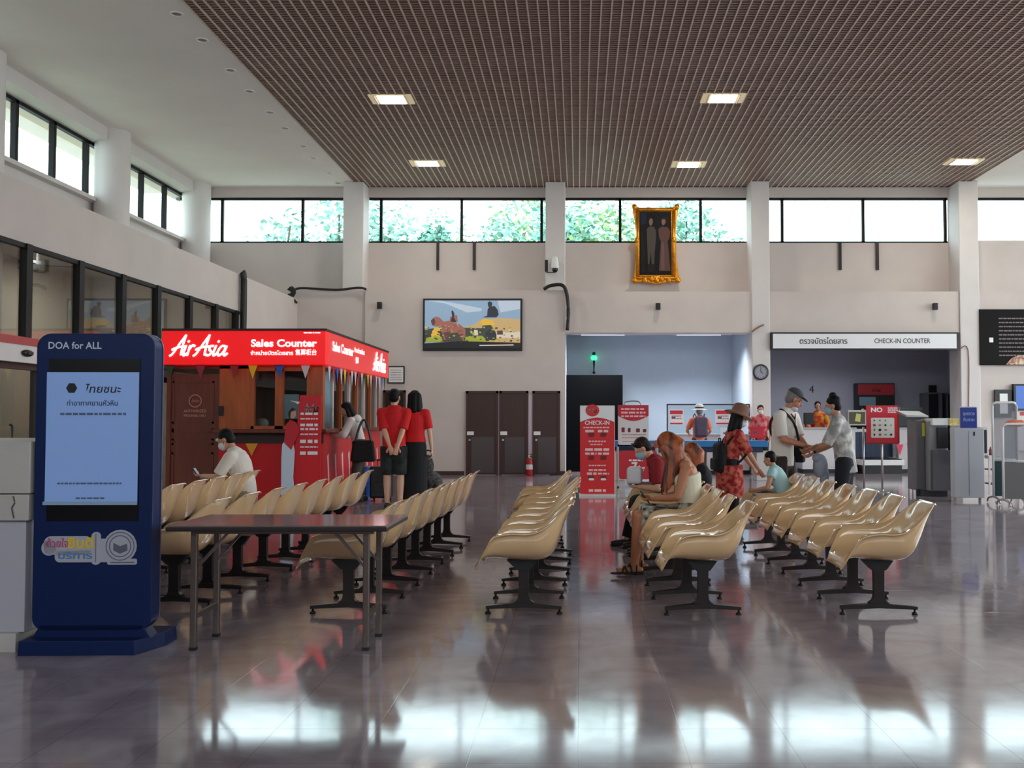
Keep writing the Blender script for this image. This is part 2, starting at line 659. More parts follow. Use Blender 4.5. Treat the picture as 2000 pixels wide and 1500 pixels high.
# ---- right wall and the front wall behind the viewpoint: out of view, openings sized for the fill light they let in
b = MB().box((16.4, -7.4, 0), (16.6, 26.1, 1.0)).box((16.4, -7.4, 7.1), (16.6, 26.1, ZC))
for y in (-7.2, -2, 3.2, 8.4, 13.6, 18.8, 24.0): b.box((16.4, y, 1), (16.6, y + .5, 7.1))
b.box((16.4, 24.4, 1), (16.6, 26.1, 7.1)).box((16.4, -7.2, 1), (16.6, 3.2, 7.1))
struct(b.build('wall_right', M_WALLW))
b = MB().box((-10.4, -7.5, 0), (16.5, -7.3, 4.5)).box((-10.4, -7.5, 6.9), (16.5, -7.3, ZC)).box((-10.4, -7.5, 4.5), (-8, -7.3, 6.9)).box((14, -7.5, 4.5), (16.5, -7.3, 6.9))
for x in (-4, .5, 5, 9.5): b.box((x, -7.5, 4.5), (x + .5, -7.3, 6.9))
struct(b.build('wall_front', M_WALLW))

# ---- the two recesses with the check-in counters
b = MB()
b.box((-.5, 28.6, 0), (4.6, 28.8, 3.9)).box((-.6, 25.7, 0), (-.33, 28.7, 3.9)).box((4.4, 25.8, 0), (4.8, 28.7, 3.9))
b.box((-.5, 25.75, 3.8), (4.6, 28.7, 3.95))
struct(b.build('wall_recess_bagdrop', M_RECESS))
b = MB()
b.box((4.6, 29.6, 0), (11.2, 29.8, 3.9)).box((10.95, 25.75, 0), (11.15, 29.7, 3.9)).box((4.6, 25.75, 3.8), (11.2, 29.7, 3.95)).box((4.6, 28.7, 0), (4.8, 29.7, 3.9))
struct(b.build('wall_recess_checkin', mat('recess_grey', (186, 184, 196), .7)))
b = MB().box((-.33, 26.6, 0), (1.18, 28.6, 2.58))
struct(b.build('door_2', mat('doorway_shade_black', (5, 5, 6), .8, spec=.1)))  # solid black block paints the shade of the unlit room opening

# three brown doors, each a thing on the wall
M_DOOR = mat('door_brown', (58, 34, 28), .45, noise=.12, nscale=2, stretch=(6, 6, .6))
M_KICK = mat('door_kick', (74, 66, 68), .5)
M_JAMB = mat('door_jamb', (64, 38, 32), .5)
dx = [(910, 973), (975, 1032), (1040, 1094)]
for i, (p0, p1) in enumerate(dx):
    x0, x1 = at(p0, 850, 24.9).x, at(p1, 850, 24.9).x
    fr = MB().box((x0, 24.87, 0), (x0 + .06, 24.93, 2.1)).box((x1 - .06, 24.87, 0), (x1, 24.93, 2.1)).box((x0, 24.87, 2.04), (x1, 24.93, 2.1))
    o = struct(fr.build('door_%d' % (i + 3), M_JAMB))
    MB().box((x0 + .06, 24.89, 0.02), (x1 - .06, 24.925, 2.04)).build('door_leaf', M_DOOR, o)
    MB().box((x0 + .14, 24.882, .06), (x1 - .1, 24.89, .95)).build('kick_panel', M_KICK, o)
    MB().box((x0 + .03, 24.86, 1.0), (x0 + .2, 24.88, 1.09)).build('sign_plate', M_WHITE, o)
    MB().cone((x0 + .1, 24.885, .88), .02, (x0 + .1, 24.83, .88), .028, n=12).build('door_handle', M_STEEL, o)
    if i < 2:
        MB().box((x1, 24.895, 0), (at(dx[i + 1][0], 850, 24.9).x, 24.92, 2.0)).build('post_strip', mat('jamb_lilac', (200, 186, 196), .6), o)
x0, x1 = at(748, 850, 24.9).x, at(792, 850, 24.9).x
fr = MB().box((x0, 24.87, 0), (x0 + .06, 24.93, 2.12)).box((x1 - .06, 24.87, 0), (x1, 24.93, 2.12)).box((x0, 24.87, 2.06), (x1, 24.93, 2.12))
o = struct(fr.build('door_6', M_JAMB))
MB().box((x0 + .06, 24.895, .02), (x1 - .06, 24.925, 2.06)).build('door_leaf', mat('door_dark', (34, 22, 20), .5), o)

# ------------------------------------------------------------------ trees outside the clerestory
M_LEAF = [mat('leaf_' + str(i), c, .6) for i, c in enumerate([(128, 176, 160), (150, 190, 176), (160, 186, 130)])]  # leaf colours lightened to carry the washed-out glare outside
M_BARK = mat('bark', (96, 78, 62), .9)


def tree(px, Y, top_px, rad, leaf, label, n=2600, dense=1.0):
    p = at(px, top_px, Y)
    t = thing('tree', label, 'tree', (p.x, Y, -.22), 0, 'trees seen through the clerestory')
    rg = random.Random(int(px))
    MB().cone((p.x, Y, -.25), .3, (p.x + .2, Y, p.z - rad * .8), .14, n=10).build('trunk', M_BARK, t, smooth=True)
    lumps = []
    for k in range(14):
        a, b2 = rg.uniform(0, 6.28), rg.uniform(.1, .8)
        lumps.append((V((p.x + rad * b2 * math.cos(a), Y + rad * b2 * .7 * math.sin(a), p.z - rad * rg.uniform(.3, 1.9))), rad * rg.uniform(.3, .5)))
    br = MB()
    for c0, r0 in lumps: br.cone((p.x + .1, Y, p.z - rad * 1.9), .08, c0, .03, n=6)
    br.build('branches', M_BARK, t)
    mb = MB()
    for k in range(n):
        c0, r0 = rg.choice(lumps)
        d = V((rg.gauss(0, 1), rg.gauss(0, 1), rg.gauss(0, 1))).normalized()
        q = c0 + d * r0 * rg.uniform(.55, 1.1)
        u = V((rg.gauss(0, 1), rg.gauss(0, 1), rg.gauss(0, .6))).normalized()
        v2 = d.cross(u).normalized()
        s = rg.uniform(.1, .2) * dense
        mb.use(rg.randrange(2)).add([q - u * s, q + v2 * s * .5, q + u * s, q - v2 * s * .5], [(0, 1, 2, 3)])
    mb.build('crown', [leaf, M_LEAF[1]], t)


tree(545, 36, 405, 1.6, M_LEAF[0], 'small thin tree outside, in the leftmost clerestory window of the back wall', 700)
tree(655, 38, 375, 2.6, M_LEAF[0], 'leafy tree outside, just left of the first square wall column', 2400)
tree(790, 39, 380, 2.8, M_LEAF[1], 'pale tree outside, above the left end of the wall screen', 2200)
tree(850, 36, 438, 1.0, M_LEAF[0], 'low rounded tree outside, above the middle of the wall screen', 900)
tree(975, 40, 368, 3.3, M_LEAF[2], 'broad green tree outside, above the right end of the wall screen', 3800)
tree(1050, 37, 395, 2.0, M_LEAF[0], 'bluish tree outside, just left of the column with the camera dome', 2000)
tree(1155, 38, 362, 3.0, M_LEAF[2], 'yellow-green tree outside, left of the gold-framed portrait', 3800)
tree(1330, 40, 368, 2.9, M_LEAF[0], 'bluish green tree outside, right behind the gold-framed portrait', 3000)
tree(1425, 41, 455, 1.0, M_LEAF[1], 'small low tree outside, at the right end of the portrait window', 500)
# ================================================================== ARMCHAIRS IN ROWS
def shellmat():
    m = mat('cream_shell', (234, 194, 146), .13, noise=.05, nscale=4, bump=.02, bscale=30, coat=.9)
    return m


M_SHELL = shellmat()
M_PED = mat('pedestal_bronze', (50, 44, 44), .38, metal=.55)

# local frame of a chair: it faces -x, its row runs along y
CL = [(-.315, .375), (-.285, .405), (-.20, .415), (-.07, .400), (.06, .392), (.155, .405), (.215, .455), (.255, .545), (.29, .66), (.325, .75), (.35, .798)]
RIM = [(.205, -.305, .368), (.235, -.285, .415), (.270, -.238, .50), (.287, -.185, .578), (.29, -.07, .603), (.287, .03, .600), (.278, .105, .612), (.262, .175, .648), (.235, .25, .712), (.20, .31, .765), (.15, .347, .797)]


def chair_shell():
    cl = catmull([(x, 0, z) for x, z in CL], 3)
    rm = catmull([(x, y, z) for y, x, z in RIM], 3)
    NS = 22
    mb = MB()
    rows = []
    for c0, r0 in zip(cl, rm):
        row = []
        for j in range(NS + 1):
            s = -1 + 2 * j / NS
            a = abs(s) * math.pi / 2
            fx, wv = math.sin(a) ** .78, 1 - math.cos(a) ** .85
            row.append(V((c0.x + (r0.x - c0.x) * wv, math.copysign(r0.y * fx, s), c0.z + (r0.z - c0.z) * wv)))
        # rolled edge
        for side in (0, -1):
            p = row[side]
            q = V((p.x, p.y + math.copysign(.014, p.y), p.z - .010))
            if side == 0: row.insert(0, q)
            else: row.append(q)
        rows.append(row)
    # rolled lip at the front and at the head of the back
    rows.insert(0, [p + V((-.012, 0, -.016)) for p in rows[0]])
    rows.append([p + V((.014, 0, -.004)) for p in rows[-1]])
    n = len(rows[0])
    mb.v = [p for r0 in rows for p in r0]
    for i in range(len(rows) - 1):
        for j in range(n - 1):
            a = i * n + j
            mb.f.append([a, a + 1, a + n + 1, a + n])
            mb.mi.append(0)
    return mb


def make_chair():
    t = thing('armchair', 'armchair', 'chair')
    o = chair_shell().build('shell', M_SHELL, t, smooth=True)
    m = o.modifiers.new('thick', 'SOLIDIFY')
    m.thickness, m.offset = .008, 0
    # pedestal: post flaring into a two-armed foot that lies fore and aft
    mb = MB()
    prof = catmull([(.045, 0, .365), (.037, 0, .30), (.035, 0, .2), (.037, 0, .13), (.050, 0, .098), (.075, 0, .082)], 4)
    for a, b in zip(prof[:-1], prof[1:]):
        mb.add([(sx * p.x, sy * .028 * (1 if p.z > .12 else .95), p.z) for p in (a, b) for sx, sy in ((-1, -1), (1, -1), (1, 1), (-1, 1))],
               [(0, 1, 5, 4), (1, 2, 6, 5), (2, 3, 7, 6), (3, 0, 4, 7)])
    mb.build('post', M_PED, t, bevel=0)
    mb = MB()
    for s in (-1, 1):
        mb.add([(0, -.03, .085), (0, .03, .085), (s * .27, .022, .058), (s * .27, -.022, .058), (0, -.03, .048), (0, .03, .048), (s * .27, .022, .036), (s * .27, -.022, .036)],
               [(0, 1, 2, 3), (4, 7, 6, 5), (0, 3, 7, 4), (1, 5, 6, 2), (3, 2, 6, 7), (0, 4, 5, 1)])
    mb.build('foot_bar', M_PED, t)
    for s in (-1, 1):
        MB().lathe([(.008, .04), (.008, .018), (.02, .014), (.022, 0), (.0, 0)], (s * .255, 0, 0), n=12).build('glide', M_BLACK, t, smooth=True)
    mb = MB()
    mb.add([(-.12, -.035, .385), (.10, -.035, .385), (.10, .035, .385), (-.12, .035, .385), (-.05, -.03, .315), (.05, -.03, .315), (.05, .03, .315), (-.05, .03, .315)],
           [(0, 1, 2, 3), (4, 7, 6, 5), (0, 4, 5, 1), (1, 5, 6, 2), (2, 6, 7, 3), (3, 7, 4, 0)])
    mb.build('bracket', M_BLACK, t)
    return t


ORD = ['nearest', 'second', 'third', 'fourth', 'fifth', 'sixth', 'seventh', 'eighth', 'ninth']
ROWS = []
ROWS.append(('in the row before the wooden booth door', [(-3.98 - .02 * k, 9.05 + .6 * k) for k in range(5)]))
ROWS.append(('in the row that starts behind the navy kiosk', [(-2.98 + .033 * k, 7.39 + .585 * k) for k in range(8)]))
ROWS.append(('in the row running back from the folding table', [(-1.64 + .02 * k, 7.15 + .605 * k) for k in range(8)]))
ROWS.append(('in the middle row leading to the red CHECK-IN banner', list(zip((-.39, -.385, -.37, -.35, -.34, -.34, -.43, -.45), [7.14 + .612 * k for k in range(8)]))))
ROWS.append(('in the row where the red-haired woman sits', list(zip((.88, .835, .83, .83, .83, .83, .82, .84, .9), [7.10 + .625 * k for k in range(9)]))))
ROWS.append(('in the right-hand outermost row of seats', [(2.13 - .013 * k, 7.12 + .618 * k) for k in range(7)]))
proto = None
rgc = random.Random(3)
for desc, pts in ROWS:
    for k, (x, y) in enumerate(pts):
        lab = '%s cream armchair %s' % (ORD[k], desc)
        yw = R(rgc.uniform(-1.6, 1.6))
        if proto is None:
            proto = make_chair()
            proto['group'] = 'cream armchairs in rows'
            proto.location, proto.rotation_euler, proto['label'] = (x, y, 0), (0, 0, yw), lab
        else:
            dup(proto, (x, y, 0), yw, lab)
# ================================================================== NEAR PROPS
M_NAVY = mat('kiosk_navy', (9, 33, 82), .42, spec=.25)
M_INK = mat('print_black', (22, 24, 30), .6)
M_WINK = mat('print_white', (240, 240, 240), .6)
# ---- navy information kiosk with lit screen (faces -y, turned a little)
KZ = thing('information_kiosk', 'navy blue kiosk with lit screen and DOA for ALL lettering beside the grey counter', 'kiosk', (-2.905, 5.98, 0), R(1.5))
kw = dict(parent=KZ, world=False)
lean = Matrix.Rotation(R(1.0), 4, 'Y')
mb = MB().prism(rrect(-.352, .352, .12, 1.90, .085, 8), 0, .115)
mb.build('body', M_NAVY, KZ, bevel=.006, world=False)
mb = MB().prism(rrect(-.356, .356, .13, 1.904, .088, 8), .118, .128)
mb.build('back_trim', mat('kiosk_trim', (120, 128, 170), .25, metal=.7), KZ, world=False)
mb = MB()
b0 = [(-.38, -.10), (.30, -.10), (.385, .15), (.385, .34), (-.38, .34)]
mb.add([(x, y, 0) for x, y in b0] + [(x * .985, y * .97, .085) for x, y in b0],
       [(4, 3, 2, 1, 0), (5, 6, 7, 8, 9)] + [(i, (i + 1) % 5, 5 + (i + 1) % 5, 5 + i) for i in range(5)])
mb.add([(-.35, 0, .08), (.35, 0, .08), (.35, .115, .08), (-.35, .115, .08), (-.30, 0, .16), (.30, 0, .16), (.30, .115, .16), (-.30, .115, .16)],
       [(0, 1, 5, 4), (1, 2, 6, 5), (2, 3, 7, 6), (3, 0, 4, 7), (4, 5, 6, 7)])
mb.build('base', M_NAVY, KZ, world=False, bevel=.004)
MB().box((-.275, -.004, .775), (.268, .02, 1.745)).build('bezel', mat('kiosk_bezel', (9, 9, 13), .25), KZ, world=False)
scr = MB().box((-.283, -.010, .885), (.262, -.003, 1.665)).build('screen', mat('screen_blue', (112, 140, 190), .4, emit=.42), KZ, world=False)
MB().box((-.292, -.016, .872), (.262, -.003, .892)).build('screen_shelf', mat('kiosk_strip', (150, 175, 205), .4), KZ, world=False)


def ktext(s, x, z, h, m, par=None, y=-.0105, **k):
    o = text(s, (0, 0, 0), h, m, None, **k)
    for v in o.data.vertices: v.co += V((x, y, z))
    o.parent = par or KZ
    return o


ktext('DOA for ALL', -.285, 1.825, .042, mat('lettering_silver', (206, 212, 226), .5), KZ, y=0, align='LEFT', bold=.012, width=.315)
ktext('ไทยชนะ', .05, 1.562, .046, M_INK, scr, bold=.01, width=.21, shear=.15)
mb = MB().prism([(-.135 + .033 * math.cos(R(60 * i)), 1.57 + .033 * math.sin(R(60 * i))) for i in range(6)], -.0118, -.0105)
mb.build('emblem', M_INK, scr, world=False)
ktext('ท่าอากาศยานหัวหิน', -.01, 1.478, .03, M_INK, scr, bold=.008, width=.30)
mb = MB()
scribble(mb, -.20, .19, 1.415, .014, -.0105, seedv=3)
scribble(mb, -.21, .17, 1.000, .010, -.0105, seedv=4)
scribble(mb, -.10, .07, .912, .010, -.0105, seedv=5)
mb.build('small_print', mat('print_grey', (88, 100, 130), .6), scr, world=False)
# sticker: pale cut-out with coloured Thai words, a divider and a round "10" badge
mb = MB()
mb.prism(circ(-.255, .615, .045), -.004, 0).prism(rrect(-.285, .0, .575, .685, .04), -.004, 0).prism(rrect(-.22, .02, .53, .6, .03), -.004, 0)
mb.prism(rrect(-.005, .05, .515, .71, .025), -.0042, 0).prism(rrect(.0, .16, .53, .67, .02), -.0038, 0).prism(circ(.165, .625, .098), -.0045, 0).prism(rrect(.09, .265, .515, .55, .01), -.004, 0)
st = mb.build('sticker', mat('sticker_pale', (176, 176, 190), .5), KZ, world=False)
ktext('ด้วยใจ', -.205, .64, .045, mat('ink_pink', (190, 70, 110), .5), st, y=-.0045, bold=.02, width=.13)
ktext('ยินดี', -.068, .642, .058, mat('ink_yellow', (236, 196, 40), .5), st, y=-.0045, bold=.03, width=.155)
ktext('บริการ', -.1, .568, .038, mat('ink_blue', (70, 130, 185), .5), st, y=-.0045, bold=.02, width=.2)
mb = MB().box((.019, -.0055, .53), (.023, -.004, .70))
for k in range(24):
    a, a2 = R(15 * k), R(15 * k + 15)
    for r0 in (.086, .066):
        mb.add([(.165 + r * math.cos(t), -.0055, .625 + r * math.sin(t)) for r, t in ((r0, a), (r0, a2), (r0 - .006, a2), (r0 - .006, a))], [(0, 1, 2, 3)])
mb.prism([(.125, .60), (.165, .58), (.21, .60), (.205, .64), (.165, .625), (.125, .645)], -.0055, -.004).box((.11, -.0055, .525), (.25, -.004, .532))
mb.build('badge_print', mat('ink_grey', (96, 98, 112), .5), st, world=False)

# ---- grey counter at the left edge
CT = thing('reception_counter', 'grey counter with pale stone top block at the left edge, beside the navy kiosk', 'counter', (-3.9, 6.3, 0))
M_STONE = mat('counter_stone', (196, 190, 186), .35, noise=.08, nscale=3)
a, b2 = at(60, 862, 5.95), at(57, 1017, 5.95)
zt, zs, zb = a.z, at(60, 966, 5.95).z, b2.z
MB().box((-5.0, 5.95, zs + .006), (a.x, 7.1, zt)).build('top_block', M_STONE, CT, bevel=.006)
MB().box((-5.0, 5.955, zb), (a.x - .008, 7.08, zs)).build('upper_panel', M_STONE, CT, bevel=.004)
MB().box((-5.0, 6.0, .11), (a.x - .045, 6.9, zb)).build('base', mat('counter_lilac', (188, 184, 196), .45), CT, bevel=.004)
MB().box((-5.0, 5.965, 0), (a.x - .075, 6.85, .11)).build('plinth', M_STONE, CT)
mb = MB().tube(catmull([(-3.37, 5.953, zs - .01), (-3.36, 5.95, zs - .05), (-3.375, 5.95, zs - .08), (-3.362, 5.95, zs - .14)], 4), .004)
mb.build('crack', mat('crack', (92, 84, 80), .8), CT)

# ---- folding table
TB = thing('folding_table', 'narrow folding table with glossy brown top and steel legs in front of the armchairs', 'table', (-1.79, 6.25, 0))
tz = .755
x0, x1, y0, y1 = -2.44, -1.13, 5.9, 6.62
MB().box((x0 + .01, y0 + .01, tz - .012), (x1 - .01, y1 - .01, tz)).build('top', mat('table_top', (122, 108, 106), .14, noise=.06, nscale=3, coat=.5), TB)
MB().box((x0, y0, tz - .035), (x1, y1, tz - .008)).build('edge_band', mat('table_edge', (40, 32, 32), .35), TB, bevel=.006)
M_LEG = mat('table_steel', (120, 108, 104), .3, metal=.85)
MB().box((x0 + .12, y0 + .1, tz - .06), (x1 - .1, y0 + .13, tz - .035)).box((x0 + .12, y1 - .16, tz - .06), (x1 - .1, y1 - .13, tz - .035)).build('apron', M_LEG, TB)
for lx in (-2.31, -1.275):
    for ly in (6.02, 6.40):
        MB().box((lx - .018, ly - .018, .015), (lx + .018, ly + .018, tz - .04)).build('leg', M_LEG, TB, bevel=.004)
        MB().box((lx - .02, ly - .02, 0), (lx + .02, ly + .02, .02)).build('foot_cap', M_BLACK, TB)
    MB().bar((lx, 6.02, .20), (lx, 6.40, .20), .025, .03).build('stretcher', M_LEG, TB)
    s = 1 if lx < -2 else -1
    for ly in (6.04, 6.38):
        MB().bar((lx, ly, .48), (lx + s * .2, ly, tz - .05), .016, .016).build('brace', M_LEG, TB)

# ================================================================== AIRLINE SALES BOOTH
YS, XS = 15.7, -3.99
BT = thing('sales_booth', 'wooden sales booth with lit red sign band and red lower panels by the left wall', 'booth', (-5.4, 17.5, 0))
M_RED = mat('sign_red', (234, 16, 22), .35, emit=.7)
M_REDP = mat('panel_red', (196, 12, 20), .35)
M_WOOD = mat('booth_wood', (166, 82, 34), .4, noise=.22, nscale=3, stretch=(7, 7, .7))
M_WOODD = mat('booth_wood_dark', (106, 46, 28), .4, noise=.2, nscale=3, stretch=(7, 7, .7))
M_LIT = mat('letters_white', (255, 255, 255), .4, emit=1.0)
xl = at(316, 680, YS).x
xr = at(636, 680, YS).x
zt, zb = at(500, 646, YS).z, at(500, 712, YS).z
ye = 20.9
sf = MB().box((xl, YS, zb), (xr, YS + .22, zt)).build('sign_front', M_RED, BT, bevel=.01)
ss = MB().box((xr - .22, YS + .225, zb), (xr, ye, zt)).build('sign_side', mat('sign_red_side', (222, 48, 48), .35, emit=.5), BT, bevel=.01)
MB().box((xl, YS - .01, zt), (xr + .01, ye, zt + .035)).build('roof', M_BLACK, BT)
MB().cone((xl + .28, 16.5, zt + .03), .2, (xl + .28, 16.5, zt + .1), .16, n=20).build('roof_vent', M_WOODD, BT, smooth=False)
MB().box((-6.9, YS + .25, 2.2), (xr - .22, ye, 2.26)).build('ceiling_panel', M_WOODD, BT)
yf = 15.95   # front of the wooden body
xd0, xd1 = at(325, 800, yf).x, at(428, 800, yf).x
xp0, xp1 = at(490, 800, yf).x, at(604, 800, yf).x
xb = at(634, 800, yf).x
zc1, zc0 = at(500, 838, yf).z, at(500, 866, yf).z
# body walls
MB().box((xl + .05, yf, 0), (xd0, yf + .1, zb)).build('wall_panel', M_WOODD, BT)
MB().box((xd1, yf, zc1), (xp0, yf + .1, zb)).build('wall_panel', M_WOOD, BT)
MB().box((xp1, yf - .01, zc1), (xb - .03, yf + .14, zb)).build('corner_post', M_WOOD, BT)
d = MB().box((xd0, yf + .02, .03), (xd1, yf + .07, zb - .14))
dr = d.build('door', M_WOODD, BT)
mb = MB()
for z0, z1 in ((1.32, zb - .25), (1.18, 1.24), (.98, 1.08), (.15, .86)):
    for xa, xb2 in ((xd0 + .09, xd1 - .09),):
        mb.box((xa, yf + .008, z0), (xb2, yf + .02, z0 + .03)).box((xa, yf + .008, z1 - .03), (xb2, yf + .02, z1)).box((xa, yf + .008, z0), (xa + .03, yf + .02, z1)).box((xb2 - .03, yf + .008, z0), (xb2, yf + .02, z1))
mb.build('moulding', M_WOODD, dr)
pc = at(381, 783, yf)
mb = MB()
for k in range(32):
    a1, a2 = 2 * math.pi * k / 32, 2 * math.pi * (k + 1) / 32
    mb.add([(pc.x + r * math.cos(t), yf + .006, pc.z + r * math.sin(t)) for r, t in ((.105, a1), (.105, a2), (.09, a2), (.09, a1))], [(0, 1, 2, 3)])
mb.build('logo_ring', mat('door_print', (196, 120, 104), .5), dr)
text('AirAsia', (pc.x, yf + .006, pc.z), .05, mat('door_print', (196, 120, 104), .5), dr, shear=.3, width=.13)
text('AUTHORIZED', (pc.x, yf + .006, at(381, 803, yf).z), .045, mat('door_print2', (214, 150, 130), .5), dr, width=.36)
text('PERSONNEL ONLY', (pc.x, yf + .006, at(381, 812, yf).z), .04, mat('door_print2', (214, 150, 130), .5), dr, width=.36)
MB().box((at(438, 0, yf).x, yf - .03, at(0, 812, yf).z), (at(447, 0, yf).x, yf, at(0, 793, yf).z)).build('card_reader', M_BLACK, BT)
# windows over the counter
wf = MB()
xm0, xm1 = at(537, 800, yf).x, at(553, 800, yf).x
for xa, xb2 in ((xp0, xp0 + .05), (xm0, xm1), (xp1 - .04, xp1)): wf.box((xa, yf - .01, zc1), (xb2, yf + .09, zb))
wf.box((xp0, yf - .01, zb - .09), (xp1, yf + .09, zb)).box((xp0, yf - .01, zc1), (xp1, yf + .09, zc1 + .05))
fo = wf.build('window_frame', M_WOOD, BT)
MB().box((xp0 + .05, yf + .04, zc1 + .05), (xp1 - .04, yf + .044, zb - .09)).build('pane', glassmat('booth_glass', (226, 230, 230)), fo)
# counter shelf and red skirts
MB().box((xd1 - .02, yf - .25, zc1 - .06), (xr + .02, yf + .1, zc1)).box((xr - .42, yf + .1, zc1 - .06), (xr + .02, ye, zc1)).build('counter', M_WOODD, BT, bevel=.008)
MB().box((xd1, yf - .02, zc0), (xr - .1, yf + .08, zc1 - .06)).build('counter_rail', mat('rail_dark', (46, 22, 16), .5), BT)
MB().box((xd1, yf + .0, 0), (xr - .12, yf + .1, zc0)).build('front_skirt', M_REDP, BT)
sk = MB().box((xr - .26, yf + .1, 0), (xr - .14, ye - .1, zc1 - .06)).build('side_skirt', mat('skirt_red', (200, 42, 44), .4), BT)
for k in range(9):
    y = 16.4 + k * .5
    MB().prism([(y, .78), (y + .09, .82), (y + .16, .35), (y + .11, .33)], 0, .006, Matrix(((0, 1, 0, xr - .142), (1, 0, 0, 0), (0, 0, 1, 0), (0, 0, 0, 1)))).build('skirt_print', mat('print_pink', (240, 196, 190), .5), sk)
# side: posts, panes, fabric strips
for k in range(8):
    y = yf + .5 + k * .62
    MB().box((xr - .3, y, zc1), (xr - .22, y + .08, zb)).build('side_post', M_WOOD if k % 2 == 0 else mat('post_pale', (196, 188, 180), .5), BT)
for k in range(7):
    y = yf + .58 + k * .62
    MB().box((xr - .27, y, zc1), (xr - .265, y + .54, zb)).build('side_pane', mat('pane_blue', (118, 158, 176), .2) if k < 1 else glassmat('booth_glass'), BT)
MB().box((-6.9, ye - .06, 0), (xr - .2, ye, zb)).build('back_wall', M_WOODD, BT)
MB().box((xl + .1, ye - .2, 0), (xr - .3, ye - .1, 2.2)).build('inner_wall', mat('booth_inner', (90, 66, 52), .8), BT)
# pennants hanging below the signs
PC = [(30, 70, 40), (150, 40, 60), (150, 30, 40), (232, 190, 30), (40, 90, 180), (205, 208, 212), (190, 40, 50)]
for px, ci in ((332, 0), (392, 1), (458, 2), (494, 3), (546, 4), (597, 5)):
    q = at(px, 712, YS + .1)
    MB().prism([(q.x - .075, zb), (q.x + .075, zb), (q.x, zb - .22)], YS + .09, YS + .094).build('pennant', mat('pennant_%d' % ci, PC[ci], .6), BT)
Mr = Matrix(((0, 1, 0, 0), (1, 0, 0, 0), (0, 0, 1, 0), (0, 0, 0, 1)))
for k in range(18):
    y = YS + .4 + k * .27
    ci = (k * 3 + 5) % 7 if k % 3 else 5
    MB().prism([(y, zb), (y + .17, zb), (y + .085, zb - .26)], xr - .06, xr - .056, Mr).build('pennant', mat('pennant_%d' % ci, PC[ci], .6), BT)
MB().prism([(at(584, 900, yf - .03).x - 1.36 + .5, zc0), (at(584, 900, yf - .03).x - 1.16 + .5, zc0), (at(584, 900, yf - .03).x - 1.26 + .5, zc0 - .2)], yf - .025, yf - .02).build('pennant', mat('pennant_orange', (228, 150, 30), .6), BT)
# posters and things on the booth window
MB().box((at(560, 0, yf).x, yf + .02, at(0, 818, yf).z), (at(591, 0, yf).x, yf + .026, at(0, 770, yf).z)).build('window_notice', mat('notice_teal', (92, 118, 124), .5), BT)
p = at(575, 786, yf)
MB().prism([(p.x - .08, p.z + .03), (p.x + .09, p.z + .01), (p.x + .05, p.z - .03), (p.x + .01, p.z)], yf + .014, yf + .019).build('bird_print', M_WINK, BT)
MB().lathe([(.06, 0), (.055, .35), (.06, .72), (.0, .72)], (at(500, 0, 16.5).x, 16.5, zc1), n=14).build('paper_roll', mat('roll_grey', (150, 156, 166), .5, c2=(196, 200, 206), nscale=14), BT, smooth=True)
MB().ell((at(521, 0, 16.35).x, 16.35, zc1 + .09), (.11, .1, .09)).build('round_basket', mat('basket', (170, 166, 160), .6), BT, smooth=True)


# brush script wordmark made of pen strokes
def script_mark(mb, x, z, h, M, wd):
    """pen strokes of the slanted word 'AirAsia'; unit letter box 0..1 high"""
    A = [[(0, 0), (.12, .12), (.32, .6), (.5, 1.0)], [(.5, 1.0), (.5, .5), (.54, .05)], [(.02, .3), (.3, .42), (.62, .46)]]
    i_ = [[(.05, .5), (.02, .15), (.08, .02), (.2, .12)], [(.1, .68), (.12, .72)]]
    r_ = [[(.02, .5), (.03, .02)], [(.03, .3), (.14, .5), (.27, .47)]]
    s_ = [[(.26, .48), (.1, .46), (.12, .3), (.24, .18), (.16, .03), (-.02, .06)]]
    a_ = [[(.34, .45), (.12, .47), (.0, .2), (.1, .02), (.26, .15), (.36, .46)], [(.36, .46), (.33, .12), (.4, .02), (.5, .12)]]
    seq = [(A, .62), (i_, .22), (r_, .34), (A, .6), (s_, .34), (i_, .22), (a_, .5)]
    tot = sum(k for _, k in seq)
    kx = wd / (tot + .3)
    cx = 0
    for gl, adv in seq:
        for stk in gl:
            pts = catmull([(p[0], p[1], 0) for p in stk], 5)
            for a, b in zip(pts[:-1], pts[1:]):
                d = (b - a).normalized()
                n = V((-d.y, d.x, 0)) * .052
                a, b = a - d * .03, b + d * .03
                q = [a + n, a - n, b - n, b + n]
                mb.add([M @ V((x + (cx + c.x + c.y * .3) * kx, 0, z + c.y * h)) for c in q], [(0, 1, 2, 3)])
        cx += adv
    return mb


MF = lambda y: Matrix.Translation((0, y, 0))
MS = lambda x: Matrix(((0, 1, 0, x), (1, 0, 0, 0), (0, 0, 1, 0), (0, 0, 0, 1)))
a, b2 = at(332, 695, YS), at(455, 655, YS)
script_mark(MB(), a.x, a.z, b2.z - a.z, MF(YS - .012), b2.x - a.x).build('wordmark', M_LIT, sf)
q, e = at(490, 671, YS), at(619, 671, YS)
text('Sales Counter', ((q.x + e.x) / 2, YS - .01, q.z), .115, M_LIT, sf, bold=.035, width=e.x - q.x)
q2, e2 = at(490, 689, YS), at(573, 689, YS)
text('จำหน่ายบัตรโดยสาร', ((q2.x + e2.x) / 2, YS - .01, q2.z - .01), .062, M_LIT, sf, bold=.03, width=e2.x - q2.x)
q2, e2 = at(577, 689, YS), at(619, 689, YS)
text('售票柜台', ((q2.x + e2.x) / 2, YS - .01, q2.z), .075, M_LIT, sf, bold=.02, width=e2.x - q2.x)
mb = MB()
